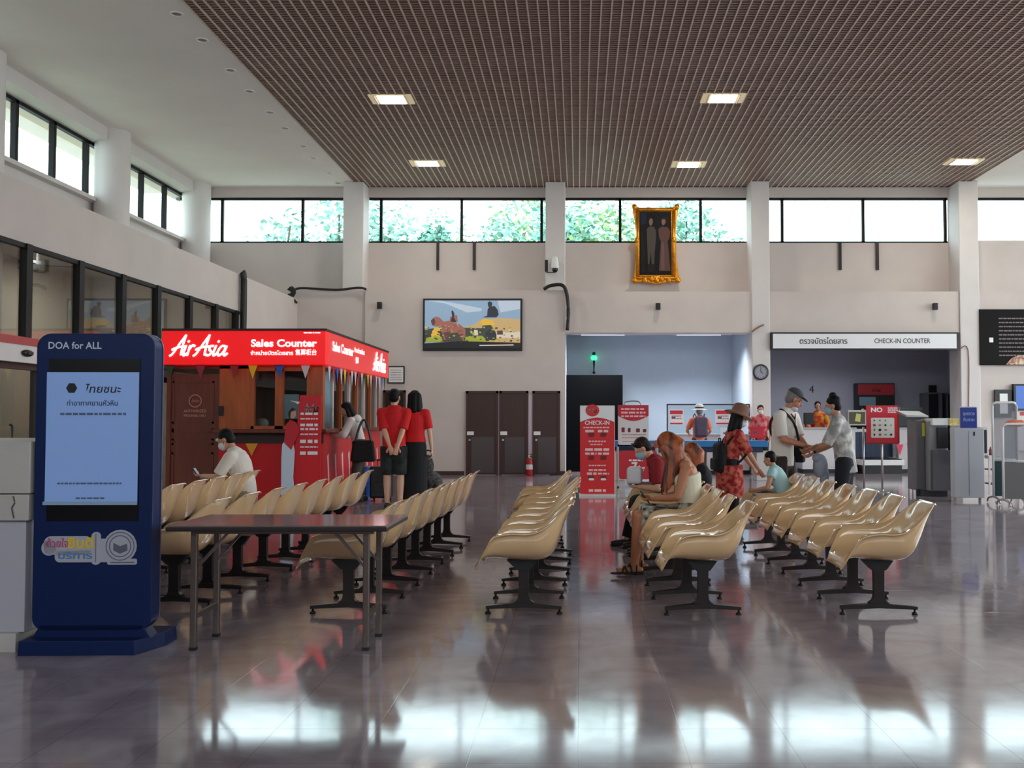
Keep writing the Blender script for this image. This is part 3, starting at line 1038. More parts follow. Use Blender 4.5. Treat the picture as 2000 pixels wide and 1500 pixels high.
scribble(mb, at(600, 0, YS).x, at(632, 0, YS).x, at(0, 650, YS).z, .018, YS - .011, seedv=2)
mb.build('small_print', M_LIT, sf)
zm = (zt + zb) / 2
text('Sales Counter', (xr + .008, 16.85, zm + .05), .15, M_LIT, ss, facing='right', bold=.035, width=1.5)
text('จำหน่ายบัตร', (xr + .008, 18.1, zm + .1), .08, M_LIT, ss, facing='right', bold=.03, width=.85)
text('售票', (xr + .008, 17.9, zm - .08), .09, M_LIT, ss, facing='right', bold=.02)
script_mark(MB(), 19.35, zm - .17, .36, MS(xr + .012), 1.3).build('wordmark', M_LIT, ss)

# ---- red promotion standee before the booth
sp = onf(606, 1003)
SD = thing('promotional_standee', 'tall red standee with a cut-out woman in white, before the booth window', 'standee', (at(605, 900, 15.25).x, 15.25, 0))
ysd = 15.25
xx0, xx1 = at(590, 0, ysd).x, at(635, 0, ysd).x
ztop = at(600, 772, ysd).z
pn = MB().add([(xx0 + .03, ysd, ztop), (xx1, ysd, ztop + .0), (xx1 - .01, ysd, 0), (xx0 - .12, ysd, 0), (xx0 + .03, ysd + .03, ztop), (xx1, ysd + .03, ztop), (xx1 - .01, ysd + .03, 0), (xx0 - .12, ysd + .03, 0)],
              [(0, 3, 2, 1), (4, 5, 6, 7), (0, 1, 5, 4), (1, 2, 6, 5), (2, 3, 7, 6), (3, 0, 4, 7)]).build('panel', mat('standee_red', (214, 24, 34), .4), SD)
script_mark(MB(), xx0 + .09, ztop - .26, .16, MF(ysd - .005), .25).build('wordmark', M_WINK, pn)
mb = MB()
for z0, h0, s0 in ((808, .035, 1), (818, .02, 2), (830, .04, 3), (862, .05, 4), (848, .02, 5), (873, .02, 6), (838, .03, 7), (885, .05, 8)):
    scribble(mb, xx0 + .04, xx1 - .05, at(0, z0, ysd).z, h0, ysd - .003, seedv=s0)
mb.build('small_print', M_WINK, pn)
# cut-out figure: red jacket, white skirt, dark hair, flat card on a stay
xc = at(577, 0, ysd).x
MB().prism([(xc - .05, 1.12), (xc + .02, 1.14), (xc + .07, .9), (xc + .05, .5), (xc + .1, .02), (xc - .13, .02), (xc - .13, .8), (xc - .12, 1.0)], ysd - .04, ysd - .025).build('cutout_skirt', mat('standee_white', (206, 218, 232), .5), SD)
cj = MB().prism([(xc - .09, 1.03), (xc - .07, 1.3), (xc + .0, 1.38), (xc + .09, 1.34), (xc + .14, 1.2), (xc + .05, 1.0), (xc + .02, .92)], ysd - .046, ysd - .03).build('cutout_jacket', mat('standee_jacket', (196, 30, 46), .5), SD)
MB().prism(circ(xc + .035, 1.47, .05, .07), ysd - .047, ysd - .035).build('cutout_face', mat('skin_print', (206, 150, 122), .5), SD)
MB().prism([(xc - .02, 1.36), (xc - .03, 1.5), (xc + .03, 1.57), (xc + .085, 1.54), (xc + .06, 1.52), (xc + .01, 1.5), (xc + .0, 1.4)], ysd - .05, ysd - .047).build('cutout_hair', M_BLACK, SD)
MB().box((xc - .14, ysd - .1, 0), (xx1, ysd + .3, .02)).build('foot', M_BLACK, SD)

# ---- luggage and bins by the booth
MS_ = mat('suitcase_black', (24, 26, 30), .4, bump=.1, bscale=30)
def suitcase(px, py, w0, h0, d0, m, label, hh=.32):
    p = onf(px, py)
    s = thing('suitcase', label, 'suitcase', p)
    MB().box((-w0 / 2, -d0 / 2, .05), (w0 / 2, d0 / 2, .05 + h0)).build('shell', m, s, world=False, bevel=.035, seg=3)
    mb = MB()
    for x in (-.09, .09): mb.bar((x, d0 / 2 - .04, .05 + h0), (x, d0 / 2 - .04, .05 + h0 + hh), .012, .012)
    mb.bar((-.1, d0 / 2 - .04, .05 + h0 + hh), (.1, d0 / 2 - .04, .05 + h0 + hh), .03, .025)
    mb.build('handle', M_BLACK, s, world=False)
    for x in (-1, 1):
        for y in (-1, 1): MB().cone((x * w0 * .38 - .012, y * d0 * .35, .028), .028, (x * w0 * .38 + .012, y * d0 * .35, .028), .028, n=12).build('wheel', M_STEEL if y < 0 else M_BLACK, s, world=False)
    MB().box((-w0 * .3, -d0 / 2 - .012, .15), (w0 * .3, -d0 / 2, h0 * .6)).build('pocket', m, s, world=False, bevel=.01)
    return s


suitcase(745, 978, .37, .54, .24, MS_, 'black cabin suitcase with raised handle left of the man in red', .1)
p = onf(709, 968)
s = thing('waste_bin', 'bright blue bin by the booth counter, left of the black suitcase', 'bin', p)
MB().lathe([(.13, 0), (.16, .5), (.17, .52), (.155, .52), (.14, .1), (0, .1)], n=20).build('body', mat('bin_blue', (30, 84, 168), .4), s, world=False, smooth=True)
MB().lathe([(.172, .5), (.178, .51), (.178, .53), (.168, .535)], n=20).build('rim', mat('rim_blue', (20, 60, 130), .4), s, world=False)
p = onf(842, 962)
s = thing('duffel_bag', 'dark patterned duffel bag standing on the floor right of the couple', 'bag', p)
mb = MB().ell((0, 0, .2), (.22, .2, .21)).ell((-.07, 0, .5), (.12, .12, .22)).ell((.12, -.05, .12), (.14, .16, .12))
mb.build('body', mat('bag_pattern', (24, 24, 26), .7, c2=(70, 72, 72), nscale=14), s, world=False, smooth=True)
MB().tube(catmull([(-.12, -.05, .6), (-.1, -.06, .78), (.0, -.06, .78), (.0, -.05, .6)], 5), .015).build('strap', M_BLACK, s, world=False, smooth=True)
# ================================================================== THINGS ON AND BEFORE THE BACK WALL
# ---- wall screen showing a temple garden
YT = 24.86
a, b = at(826, 583, YT), at(1020, 685, YT)
TV = thing('television', 'large black-framed wall screen showing statues in a garden under blue sky', 'screen', ((a.x + b.x) / 2, YT, b.z))
MB().box((a.x, YT, b.z), (b.x, YT + .07, a.z)).build('frame', M_BLACK, TV, bevel=.01)
sx0, sx1, sz0, sz1 = a.x + .05, b.x - .05, b.z + .07, a.z - .05
W, H = sx1 - sx0, sz1 - sz0
scm = [mat('scr_%d' % i, c,   .4, emit=.5) for i, c in enumerate([(134, 160, 184), (176, 190, 204), (150, 96, 82), (92, 60, 56), (216, 172, 60), (150, 160, 50), (44, 46, 54), (190, 160, 110), (60, 66, 58), (206, 196, 178), (26, 24, 24)])]
scn = MB().box((sx0, YT - .006, sz0), (sx1, YT, sz1)).build('screen', scm[0], TV)


def spx(u, v): return (sx0 + (u - 135) / (1860 - 135) * W, sz1 - (v - 105) / (985 - 105) * H)


mb = MB()
lay = [0]


def shp(i, pts):
    lay[0] += 1
    mb.use(i).prism([spx(*p) for p in pts], YT - .007 - .0001 * lay[0], YT - .006)


shp(1, [(135, 105), (500, 160), (900, 330), (1160, 300), (1160, 250), (800, 180), (400, 105)])
shp(1, [(1450, 110), (1860, 105), (1860, 260), (1500, 330)])
shp(7, [(850, 600), (1000, 560), (1140, 470), (1500, 430), (1860, 450), (1860, 900), (850, 900)])
shp(4, [(1130, 500), (1200, 440), (1340, 460), (1420, 560), (1200, 580)])
shp(8, [(135, 650), (400, 600), (1200, 620), (1300, 860), (135, 880)])
shp(9, [(1420, 700), (1860, 690), (1860, 800), (1420, 800)])
shp(2, [(400, 520), (560, 480), (760, 540), (870, 640), (870, 800), (780, 830), (740, 700), (560, 720), (560, 840), (480, 840), (440, 640)])
shp(2, [(250, 480), (330, 400), (400, 420), (480, 500), (440, 580), (330, 590), (270, 560)])
shp(3, [(245, 480), (300, 420), (330, 500), (300, 580), (265, 555)])
shp(3, [(470, 700), (600, 680), (570, 850), (520, 850)])
shp(3, [(740, 740), (830, 720), (800, 830), (760, 830)])
shp(2, [(580, 520), (590, 420), (640, 380), (720, 380), (730, 500)])
shp(6, [(600, 500), (630, 400), (615, 300), (640, 290), (670, 350), (660, 420), (710, 510)])
shp(4, [(250, 740), (310, 610), (370, 600), (420, 620), (400, 780), (260, 790)])
shp(5, [(150, 880), (170, 800), (300, 770), (440, 780), (460, 870)])
shp(5, [(860, 860), (880, 770), (1000, 760), (1210, 760), (1240, 860), (1050, 890)])
shp(9, [(1010, 750), (1030, 650), (1090, 650), (1100, 750)])
shp(8, [(1140, 720), (1180, 570), (1330, 560), (1420, 700), (1400, 850), (1240, 830)])
shp(6, [(1230, 700), (1320, 640), (1430, 720), (1430, 840), (1250, 840)])
shp(6, [(1170, 420), (1260, 390), (1270, 270), (1300, 220), (1400, 210), (1450, 280), (1470, 370), (1430, 420)])
shp(6, [(1270, 150), (1300, 120), (1350, 140), (1350, 200), (1320, 230), (1280, 220)])
shp(3, [(1440, 740), (1440, 670), (1540, 660), (1550, 740)])
shp(10, [(135, 900), (800, 860), (1860, 890), (1860, 985), (135, 985)])
shp(9, [(1120, 930), (1740, 920), (1740, 940), (1130, 950)])
rgp = random.Random(12)
for k in range(90):      # leaves, blossoms and rubble that break up the garden
    u, v, i = rgp.uniform(150, 1850), rgp.uniform(600, 880), rgp.choice((4, 5, 5, 8, 8, 7, 9, 3, 6))
    r = rgp.uniform(10, 34)
    if 560 < u < 900 and v < 760: continue
    shp(i, [(u + r * rgp.uniform(.7, 1.2) * math.cos(t), v + r * .6 * rgp.uniform(.7, 1.2) * math.sin(t)) for t in [2 * math.pi * j / 7 for j in range(7)]])
for k in range(26):
    u, v = rgp.uniform(450, 850), rgp.uniform(540, 690)
    shp(rgp.choice((2, 3, 7)), [(u + 14 * math.cos(t), v + 9 * math.sin(t)) for t in [2 * math.pi * j / 6 for j in range(6)]])
mb.build('picture', scm, scn)


# ---- small wall speakers
def speaker(px, py, Y, label):
    p = at(px, py, Y)
    s = thing('wall_speaker', label, 'speaker', p, 0, 'small black wall speakers')
    MB().box((-.06, -.1, -.085), (.06, 0, .085)).build('box', M_BLACK, s, world=False, bevel=.012)
    MB().lathe([(.04, 0), (.045, .004), (.03, .008), (0, .008)], (0, -.1, .02), n=16, M=Matrix.Rotation(R(90), 3, 'X')).build('cone', M_DKM, s, world=False)
    MB().box((-.015, 0, -.02), (.015, .06, .02)).build('bracket', M_DKM, s, world=False)


speaker(742, 597, 24.86, 'small black wall speaker left of the wall screen')
speaker(1285, 599, 25.0, 'small black wall speaker below the gold-framed portrait')
speaker(1825, 599, 25.0, 'small black wall speaker above the CHECK-IN COUNTER sign')

# ---- dark hanging strips under the clerestory
for px, l in ((855, 'left dark metal strip below the window above the wall screen'), (926, 'right dark metal strip below the window above the wall screen'),
              (1641, 'left dark metal strip on the wall above the CHECK-IN COUNTER sign'), (1714, 'right dark metal strip on the wall above the CHECK-IN COUNTER sign')):
    p, q = at(px, 475, 25.7), at(px, 527, 25.7)
    tag(MB().box((p.x - .035, 25.7, q.z), (p.x + .035, 25.76, p.z + .05)).build('hanging_rail', M_DKM), l, 'rail', 'dark hanging rails')

# ---- gold framed portrait, leaning out from the wall
YP = 25.5
PT = thing('framed_portrait', 'tall portrait of a standing couple in an ornate gold frame, below the clerestory', 'picture', at(1282, 552, YP))
M_GOLD = mat('gilt', (214, 140, 30), .35, metal=.7, noise=.25, nscale=14, bump=.8, bscale=26)


def pp(u, v): q = at(1220 + u * .12, 385 + v * .12, YP); return (q.x, q.z)


tilt = []
out = [(120, 120), (250, 165), (520, 185), (760, 160), (890, 125), (870, 260), (845, 420), (835, 750), (845, 1000), (870, 1200), (905, 1390), (760, 1375), (520, 1420), (300, 1375), (130, 1400), (165, 1180), (180, 900), (185, 600), (165, 380), (140, 250)]
mb = MB().prism([pp(*p) for p in out], YP + .02, YP + .10)
fr = mb.build('frame', M_GOLD, PT, bevel=.02)
mb = MB()
for (u, v), (u2, v2) in (((215, 200), (215, 1290)), ((800, 200), (800, 1290)), ((215, 200), (800, 200)), ((200, 1310), (830, 1310))):
    p, q = pp(u, v), pp(u2, v2)
    mb.tube([(p[0], YP + .02, p[1]), (q[0], YP + .02, q[1])], .05, 10)
for u, v in ((160, 160), (850, 160), (160, 1350), (870, 1350), (520, 1350), (440, 1330), (600, 1330), (330, 1350), (720, 1350), (200, 700), (810, 700)):
    p = pp(u, v)
    mb.ell((p[0], YP + .0, p[1]), (.07, .05, .08))
mb.build('carving', M_GOLD, fr, smooth=True)
pc = [mat('pic_%d' % i, c, .6, spec=.2) for i, c in enumerate([(14, 11, 13), (24, 36, 54), (72, 64, 58), (88, 60, 54), (128, 98, 84), (26, 22, 20), (100, 74, 74)])]
p, q = pp(240, 235), pp(765, 1265)
pic = MB().box((p[0], YP + .0, q[1]), (q[0], YP + .018, p[1])).build('canvas', pc[0], PT)
mb = MB()
L2 = [0]


def sp2(i, pts):
    L2[0] += 1
    mb.use(i).prism([pp(*k) for k in pts], YP - .002 - .0004 * L2[0], YP)


sp2(1, [(250, 250), (360, 250), (350, 420), (260, 470)])
sp2(2, [(365, 680), (360, 520), (400, 480), (470, 480), (510, 540), (510, 690), (490, 880), (480, 1100), (440, 1100), (430, 900), (400, 1100), (380, 1100)])
sp2(4, [(395, 400), (410, 350), (450, 350), (462, 410), (430, 470), (405, 450)])
sp2(5, [(390, 1090), (490, 1090), (480, 1220), (380, 1220)])
sp2(3, [(560, 660), (550, 520), (600, 480), (700, 490), (740, 560), (730, 660), (700, 720), (745, 1200), (560, 1200), (590, 720)])
sp2(6, [(600, 740), (640, 740), (650, 1190), (590, 1190)])
sp2(4, [(598, 400), (610, 350), (650, 345), (670, 400), (640, 460), (610, 450)])
sp2(5, [(590, 360), (620, 320), (690, 330), (690, 430), (665, 440), (665, 360)])
sp2(5, [(260, 560), (300, 540), (330, 900), (320, 1220), (270, 1220)])
mb.build('painted_figures', pc, pic)
MB().box((PT.location.x - .4, YP + .10, PT.location.z + .3), (PT.location.x + .4, 25.76, PT.location.z + .4)).build('hanging_bracket', M_DKM, PT)

# ---- camera dome, cables
p = at(1084, 522, 24.9)
s = thing('security_camera', 'white dome security camera on the square column above the wall screen', 'camera', p)
MB().lathe([(.03, .27), (.06, .24), (.09, .1), (.1, .0), (.1, -.03), (.0, -.03)], n=20).build('housing', M_WHITE, s, world=False, smooth=True)
MB().ell((0, 0, -.06), (.075, .075, .075)).build('dome', mat('dome_black', (12, 12, 14), .1), s, world=False, smooth=True)
MB().bar((0, 0, .2), (0, .14, .2), .04, .04).bar((-.22, .1, -.1), (-.22, .1, .2), .08, .06).bar((-.22, .08, -.12), (0, .08, -.12), .02, .02).build('bracket', M_DKM, s, world=False)


def cable(name, pts, r, label, m=M_BLACK):
    return tag(MB().tube(catmull(pts, 5), r, 8).build(name, m, smooth=True), label, 'cable')


W3 = lambda px, py, Y: at(px, py, Y)
cable('cable_bundle', [W3(1062, 565, 24.88), W3(1075, 558, 24.86), W3(1098, 557, 24.86), W3(1107, 575, 24.84), W3(1110, 610, 24.85), W3(1108, 645, 24.86)], .045, 'thick black cable bundle bent over the wall edge right of the wall screen')
cable('cable_bundle', [W3(715, 565, 24.85), W3(700, 562, 24.9), W3(660, 566, 24.9), W3(615, 564, 24.9), W3(585, 563, 24.9), W3(570, 570, 24.8), W3(572, 582, 24.75), W3(580, 592, 24.75)], .03, 'black cable lying along the ledge left of the wall screen')
mb = MB()
for k in range(5):
    mb.tube(catmull([at(562 + 2 * k, 566 + k, 24.7), at(570, 560 + 3 * k, 24.66), at(577 - k, 570 + 2 * k, 24.7), at(570, 582 - k, 24.66), at(563 + k, 574, 24.7)], 5), .018, 6)
tag(mb.build('cable_coil', M_BLACK, smooth=True), 'black coil of cable at the inner corner of the left wall ledge', 'cable')
cable('cable', [V((-7.03, 20.72, 4.46)), V((-7.0, 20.72, 4.3)), V((-7.0, 20.72, 3.2)), V((-7.0, 20.7, 2.4))], .07, 'thick dark vertical cable trunk at the end of the left window strip')
cable('wire', [W3(1873, 683, 25), W3(1891, 684, 25), W3(1892, 800, 25), W3(1893, 850, 25)], .012, 'thin brown wire running down the column right of the check-in opening', mat('wire_brown', (140, 96, 80), .6))
cable('wire', [W3(1468, 648, 25.0), W3(1480, 640, 24.98), W3(1492, 634, 24.98)], .02, 'short loose wire on the column above the wall clock', mat('wire_brown', (140, 96, 80), .6))

# ---- wall clock
p = at(1485.5, 727, 24.98)
s = thing('wall_clock', 'round dark wall clock on the white column left of the check-in sign', 'clock', p)
Mx = Matrix.Rotation(R(90), 3, 'X')
MB().lathe([(.2, 0), (.2, .05), (.17, .06), (.16, .04), (0, .04)], n=32, M=Mx).build('case', mat('clock_case', (44, 44, 52), .35), s, world=False, smooth=False)
MB().lathe([(.16, .042), (0, .042)], n=32, M=Mx).build('face', mat('clock_face', (150, 152, 160), .4), s, world=False)
MB().bar((0, -.05, 0), (.0, -.05, .12), .012, .004).bar((0, -.05, 0), (.075, -.05, -.03), .014, .004).build('hands', M_BLACK, s, world=False)
mb = MB()
for k in range(12):
    a = R(30 * k)
    mb.box((.135 * math.sin(a) - .006, -.045, .135 * math.cos(a) - .012), (.135 * math.sin(a) + .006, -.043, .135 * math.cos(a) + .012))
mb.build('hour_marks', M_BLACK, s, world=False)

# ---- framed notice above the left door
a, b = at(757, 715, 24.88), at(790, 749, 24.88)
s = thing('framed_notice', 'white notice in a thin black frame above the dark door behind the couple', 'notice', ((a.x + b.x) / 2, 24.88, b.z))
MB().box((a.x, 24.875, b.z), (b.x, 24.92, a.z)).build('frame', M_BLACK, s)
nb = MB().box((a.x + .03, 24.87, b.z + .03), (b.x - .03, 24.876, a.z - .03)).build('sheet', M_WHITE, s)
mb = MB()
for k in range(5): scribble(mb, a.x + .07, b.x - .07, a.z - .1 - .06 * k, .018, 24.87, seedv=k)
mb.build('small_print', mat('print_pale', (150, 140, 140), .6), nb)

# ---- fire extinguisher by the doors
p = onf(1034, 929)
s = thing('fire_extinguisher', 'red fire extinguisher on the floor before the brown doors', 'extinguisher', (p.x, 24.6, 0))
MB().lathe([(.08, 0), (.085, .02), (.085, .36), (.06, .42), (.03, .44), (0, .44)], n=18).build('cylinder', mat('ext_red', (170, 20, 26), .3), s, world=False, smooth=True)
MB().lathe([(.025, .44), (.03, .5), (.0, .52)], n=12).build('valve', M_WHITE, s, world=False)
MB().bar((-.02, 0, .5), (.09, 0, .54), .02, .02).build('handle', M_BLACK, s, world=False)
MB().tube(catmull([(.02, -.02, .49), (.1, -.05, .42), (.11, -.06, .2)], 5), .012).build('hose', M_BLACK, s, world=False)
MB().lathe([(.0865, .16), (.0865, .28)], n=18).build('label_band', M_WHITE, s, world=False)

# ---- ceiling lamps
for px, py, l in ((765, 195, 'bright square ceiling lamp in the brown louvres, nearer of the two on the left'), (1412, 193, 'bright square ceiling lamp in the brown louvres, nearer of the two in the middle right'),
                  (835, 320, 'bright square ceiling lamp in the brown louvres above the wall screen'), (1345, 322, 'bright square ceiling lamp in the brown louvres above the gold portrait'),
                  (1882, 317, 'bright square ceiling lamp at the right edge of the brown louvres')):
    x, v = (px - VPX) / F, (750 - py) / F
    d = V((x, math.cos(PITCH) - v * math.sin(PITCH), math.sin(PITCH) + v * math.cos(PITCH)))
    p = V((0, 0, CAMH)) + d * ((ZC - .02 - CAMH) / d.z)
    s = thing('ceiling_lamp', l, 'lamp', p, 0, 'square ceiling lamps')
    MB().box((-.40, -.26, .0), (.40, .26, .06)).build('housing', mat('lamp_housing', (206, 190, 150), .4, emit=.5), s, world=False)
    MB().box((-.24, -.22, -.008), (.24, .22, 0)).build('diffuser', mat('lamp_glow', (255, 250, 238), .4, emit=14), s, world=False)
    MB().box((-.30, -.25, -.02), (-.285, .25, 0)).box((.285, -.25, -.02), (.30, .25, 0)).build('louvre_bar', M_RUN, s, world=False)
    l2 = bpy.data.lights.new('lamp_light', 'AREA')
    l2.size, l2.energy, l2.color = .45, 60, (1, .93, .82)
    lo = bpy.data.objects.new('lamp_light', l2)
    COL.objects.link(lo)
    lo.parent = s
    lo.location = (0, 0, -.03)

# ---- recessed downlights in the white ceiling
for k, (px, py) in enumerate(((345, 27), (395, 78), (450, 137), (487, 178), (527, 219), (556, 250), (592, 285), (612, 308), (643, 337), (660, 357))):
    x, v = (px - VPX) / F, (750 - py) / F
    d = V((x, math.cos(PITCH) - v * math.sin(PITCH), math.sin(PITCH) + v * math.cos(PITCH)))
    p = V((0, 0, CAMH)) + d * ((ZC - CAMH) / d.z)
    s = thing('downlight', ['nearest', 'second', 'third', 'fourth', 'fifth', 'sixth', 'seventh', 'eighth', 'ninth', 'farthest'][k] + ' small recessed downlight along the edge of the white ceiling', 'lamp', p, 0, 'recessed downlights')
    MB().lathe([(.10, 0), (.105, -.012), (.075, -.012), (.07, 0)], n=20).build('trim_ring', M_CEIL, s, world=False)
    MB().lathe([(.07, -.001), (.045, -.006), (0, -.006)], n=20).build('reflector', mat('downlight_dark', (120, 112, 104), .3, metal=.5), s, world=False)

# ---- fluorescent tubes in the bag drop recess
for px0, px1, l in ((1133, 1222, 'left fluorescent tube under the lintel above the black doorway'), (1320, 1410, 'right fluorescent tube under the lintel, left of the wall clock column')):
    p, q = at(px0, 655, 26.2), at(px1, 655, 26.2)
    zz = 3.66
    s = thing('fluorescent_lamp', l, 'lamp', ((p.x + q.x) / 2, 26.2, zz), 0, 'fluorescent tubes in the recess')
    MB().box((p.x, 26.17, zz), (q.x, 26.23, 3.78)).build('batten', M_WHITE, s)
    MB().cone((p.x + .03, 26.2, zz - .025), .026, (q.x - .03, 26.2, zz - .025), .026, n=12).build('tube', mat('tube_glow', (226, 234, 255), .4, emit=2.5), s)
    l2 = bpy.data.lights.new('tube_light', 'AREA')
    l2.shape, l2.size, l2.size_y, l2.energy, l2.color = 'RECTANGLE', 1.1, .06, 105, (.8, .89, 1)
    l2.spread = R(136)   # a fitting that throws its light downward
    lo = bpy.data.objects.new('tube_light', l2)
    COL.objects.link(lo)
    lo.parent = s
    lo.location = (0, 0, -.06)

p = V((7.2, 27.2, 3.72))
s = thing('fluorescent_lamp', 'fluorescent tube under the check-in recess ceiling, behind the CHECK-IN COUNTER sign', 'lamp', p, 0, 'fluorescent tubes in the recess')
MB().box((-.65, -.03, 0), (.65, .03, .06)).build('batten', M_WHITE, s, world=False)
MB().cone((-.6, 0, -.025), .02, (.6, 0, -.025), .02, n=12).build('tube', MATS['tube_glow'], s, world=False)
l2 = bpy.data.lights.new('tube_light', 'AREA')
l2.shape, l2.size, l2.size_y, l2.energy, l2.color, l2.spread = 'RECTANGLE', 1.1, .06, 28, (.84, .9, 1), R(136)
lo = bpy.data.objects.new('tube_light', l2)
COL.objects.link(lo)
lo.parent = s
lo.location = (0, 0, -.06)

# ---- green lamp over the black doorway
p = at(1160, 695, 28.5)
s = thing('signal_light', 'small glowing green light on the pale wall above the black doorway', 'light', p)
MB().ell((0, 0, -.06), (.09, .07, .08)).build('lens', mat('green_glow', (60, 235, 150), .3, emit=2.5), s, world=False, smooth=True)
MB().ell((0, -.03, .06), (.055, .06, .055)).build('cap', mat('green_dark', (8, 60, 40), .4), s, world=False, smooth=True)
MB().cone((0, 0, -.13), .035, (0, 0, -.45), .012, n=10).build('stem', M_DKM, s, world=False)
MB().ell((0, 0, -.48), (.04, .04, .04)).build('knob', M_DKM, s, world=False)

# ---- long CHECK-IN COUNTER sign
a, b = at(1506, 651, 24.9), at(1873, 681, 24.9)
s = thing('overhead_sign', 'long white CHECK-IN COUNTER sign with black frame over the right-hand opening', 'sign', ((a.x + b.x) / 2, 24.95, b.z))
MB().box((a.x, 24.93, b.z - .03), (b.x, 25.06, a.z + .03)).build('frame', M_BLACK, s)
pn = MB().box((a.x + .05, 24.915, b.z + .01), (b.x - .05, 24.94, a.z - .01)).build('panel', mat('sign_white', (226, 226, 228), .4), s)
q, e = at(1562, 665, 24.9), at(1655, 665, 24.9)
text('ตรวจบัตรโดยสาร', ((q.x + e.x) / 2, 24.912, (a.z + b.z) / 2 - .01), .14, M_INK, pn, bold=.012, width=e.x - q.x)
q, e = at(1708, 665, 24.9), at(1817, 665, 24.9)
text('CHECK-IN COUNTER', ((q.x + e.x) / 2, 24.912, (a.z + b.z) / 2), .12, M_INK, pn, width=e.x - q.x)

# ---- red CHECK-IN banner stand
YB = 18.15
a, b = at(1133, 792, YB), at(1200, 966, YB)
s = thing('banner_stand', 'tall red CHECK-IN banner with white head and round red logo', 'banner', ((a.x + b.x) / 2, YB, 0))
M_BR = mat('banner_red', (222, 26, 34), .45)
pn = MB().box((a.x, YB, .03), (b.x, YB + .03, a.z)).build('banner', M_BR, s)
w0 = b.x - a.x
mb = MB().prism([(a.x, a.z), (b.x, a.z)] + [(b.x - w0 * t, a.z - .30 + .08 * math.sin(math.pi * t)) for t in [i / 8 for i in range(9)]], YB - .004, YB)
mb.build('white_head', M_WINK, pn)
cx = a.x + w0 * .36
mb = MB().prism(circ(cx, a.z - .09, .125, .11, 28), YB - .007, YB - .003)
lg = mb.build('logo_disc', M_BR, pn)
script_mark(MB(), cx - .1, a.z - .13, .09, MF(YB - .009), .2).build('wordmark', M_WINK, pn)
text('CHECK-IN', ((a.x + b.x) / 2, YB - .002, at(0, 826, YB).z), .075, M_WINK, pn, bold=.02, width=w0 * .72)
mb = MB()
for zz, x0, x1, h0, sd in ((835, .1, .85, .02, 1), (842, .15, .45, .045, 2), (842, .52, .82, .045, 3), (862, .25, .75, .025, 4), (868, .3, .65, .018, 5), (878, .15, .85, .045, 6), (886, .15, .48, .04, 7), (886, .52, .85, .04, 8), (909, .25, .75, .02, 9), (918, .25, .75, .03, 10), (925, .2, .48, .04, 11), (925, .52, .85, .03, 12), (958, .25, .75, .045, 13)):
    scribble(mb, a.x + x0 * w0, a.x + x1 * w0, at(0, zz, YB).z, h0, YB - .001, seedv=sd)
mb.build('small_print', mat('banner_print', (246, 206, 204), .5), pn)
mb = MB()
for zz in (849, 894, 934):
    for xx in (.33, .68):
        q = at(0, zz, YB).z
        mb.prism([(a.x + xx * w0 - .05, q + .04), (a.x + xx * w0 + .05, q + .04), (a.x + xx * w0 + .06, q - .01), (a.x + xx * w0 + .02, q - .05), (a.x + xx * w0 - .06, q - .03)], YB - .003, YB)
mb.build('pictograms', mat('banner_dark', (120, 14, 24), .5), pn)
mb = MB()
for xx in (.33, .68):
    mb.prism(rrect(a.x + xx * w0 - .05, a.x + xx * w0 + .05, at(0, 936, YB).z - .02, at(0, 936, YB).z + .02, .018), YB - .005, YB)
mb.build('white_ovals', M_WINK, pn)
MB().box((a.x - .02, YB - .16, 0), (b.x + .02, YB + .2, .035)).build('foot', M_WHITE, s)
MB().box((b.x - .02, YB + .03, 0), (b.x + .01, YB + .05, a.z)).build('edge_pole', M_WHITE, s)

# ---- bag size stand: white sign on top, red 7 kg frame below
YG = 18.6
a, b = at(1207, 791, YG), at(1267, 872, YG)
s = thing('baggage_sizer', 'bag size stand with red-headed white sign and red 7 kg panel below', 'stand', ((a.x + b.x) / 2, YG, 0))
pn = MB().box((a.x, YG, b.z), (b.x, YG + .03, a.z)).build('sign_panel', M_WHITE, s)
w1 = b.x - a.x
MB().prism([(a.x, a.z), (b.x, a.z)] + [(b.x - w1 * t, a.z - .2 - .1 * math.sin(math.pi * t)) for t in [i / 8 for i in range(9)]], YG - .004, YG).build('red_head', mat('sizer_red', (196, 24, 44), .45), pn)
mb = MB()
for zz, h0, sd in ((799, .03, 1), (806, .035, 2), (813, .03, 3)): scribble(mb, a.x + .06, b.x - .06, at(0, zz, YG).z, h0, YG - .005, seedv=sd)
mb.build('head_print', mat('print_pinkish', (250, 190, 196), .5), pn)
mb = MB()
for zz, h0, sd in ((849, .014, 4), (855, .014, 5), (862, .01, 6)): scribble(mb, a.x + .08, b.x - .05, at(0, zz, YG).z, h0, YG - .002, seedv=sd)
mb.build('small_print', mat('print_red', (190, 90, 100), .5), pn)
mb = MB()
for i, (xx, ww) in enumerate(((1217, .03), (1229, .025), (1246, .035), (1259, .03))):
    q = at(xx, 839, YG)
    mb.prism(rrect(q.x - ww, q.x + ww, q.z - .05, q.z + .04 - .01 * i, .012), YG - .003, YG)
mb.build('pictograms', mat('sizer_dark', (110, 30, 50), .5), pn)
MB().tube(catmull([(a.x + .12, YG + .02, a.z), (a.x + .15, YG + .02, a.z + .06), (b.x - .2, YG + .02, a.z + .07), (b.x - .14, YG + .02, a.z)], 4), .012).build('top_hoop', M_STEEL, s)
c0, c1 = at(1209, 880, YG), at(1262, 936, YG)
fr = MB()
for x in (c0.x - .03, c1.x + .2): fr.box((x, YG + .0, 0), (x + .03, YG + .03, b.z + .05)).box((x, YG + .4, 0), (x + .03, YG + .43, .9))
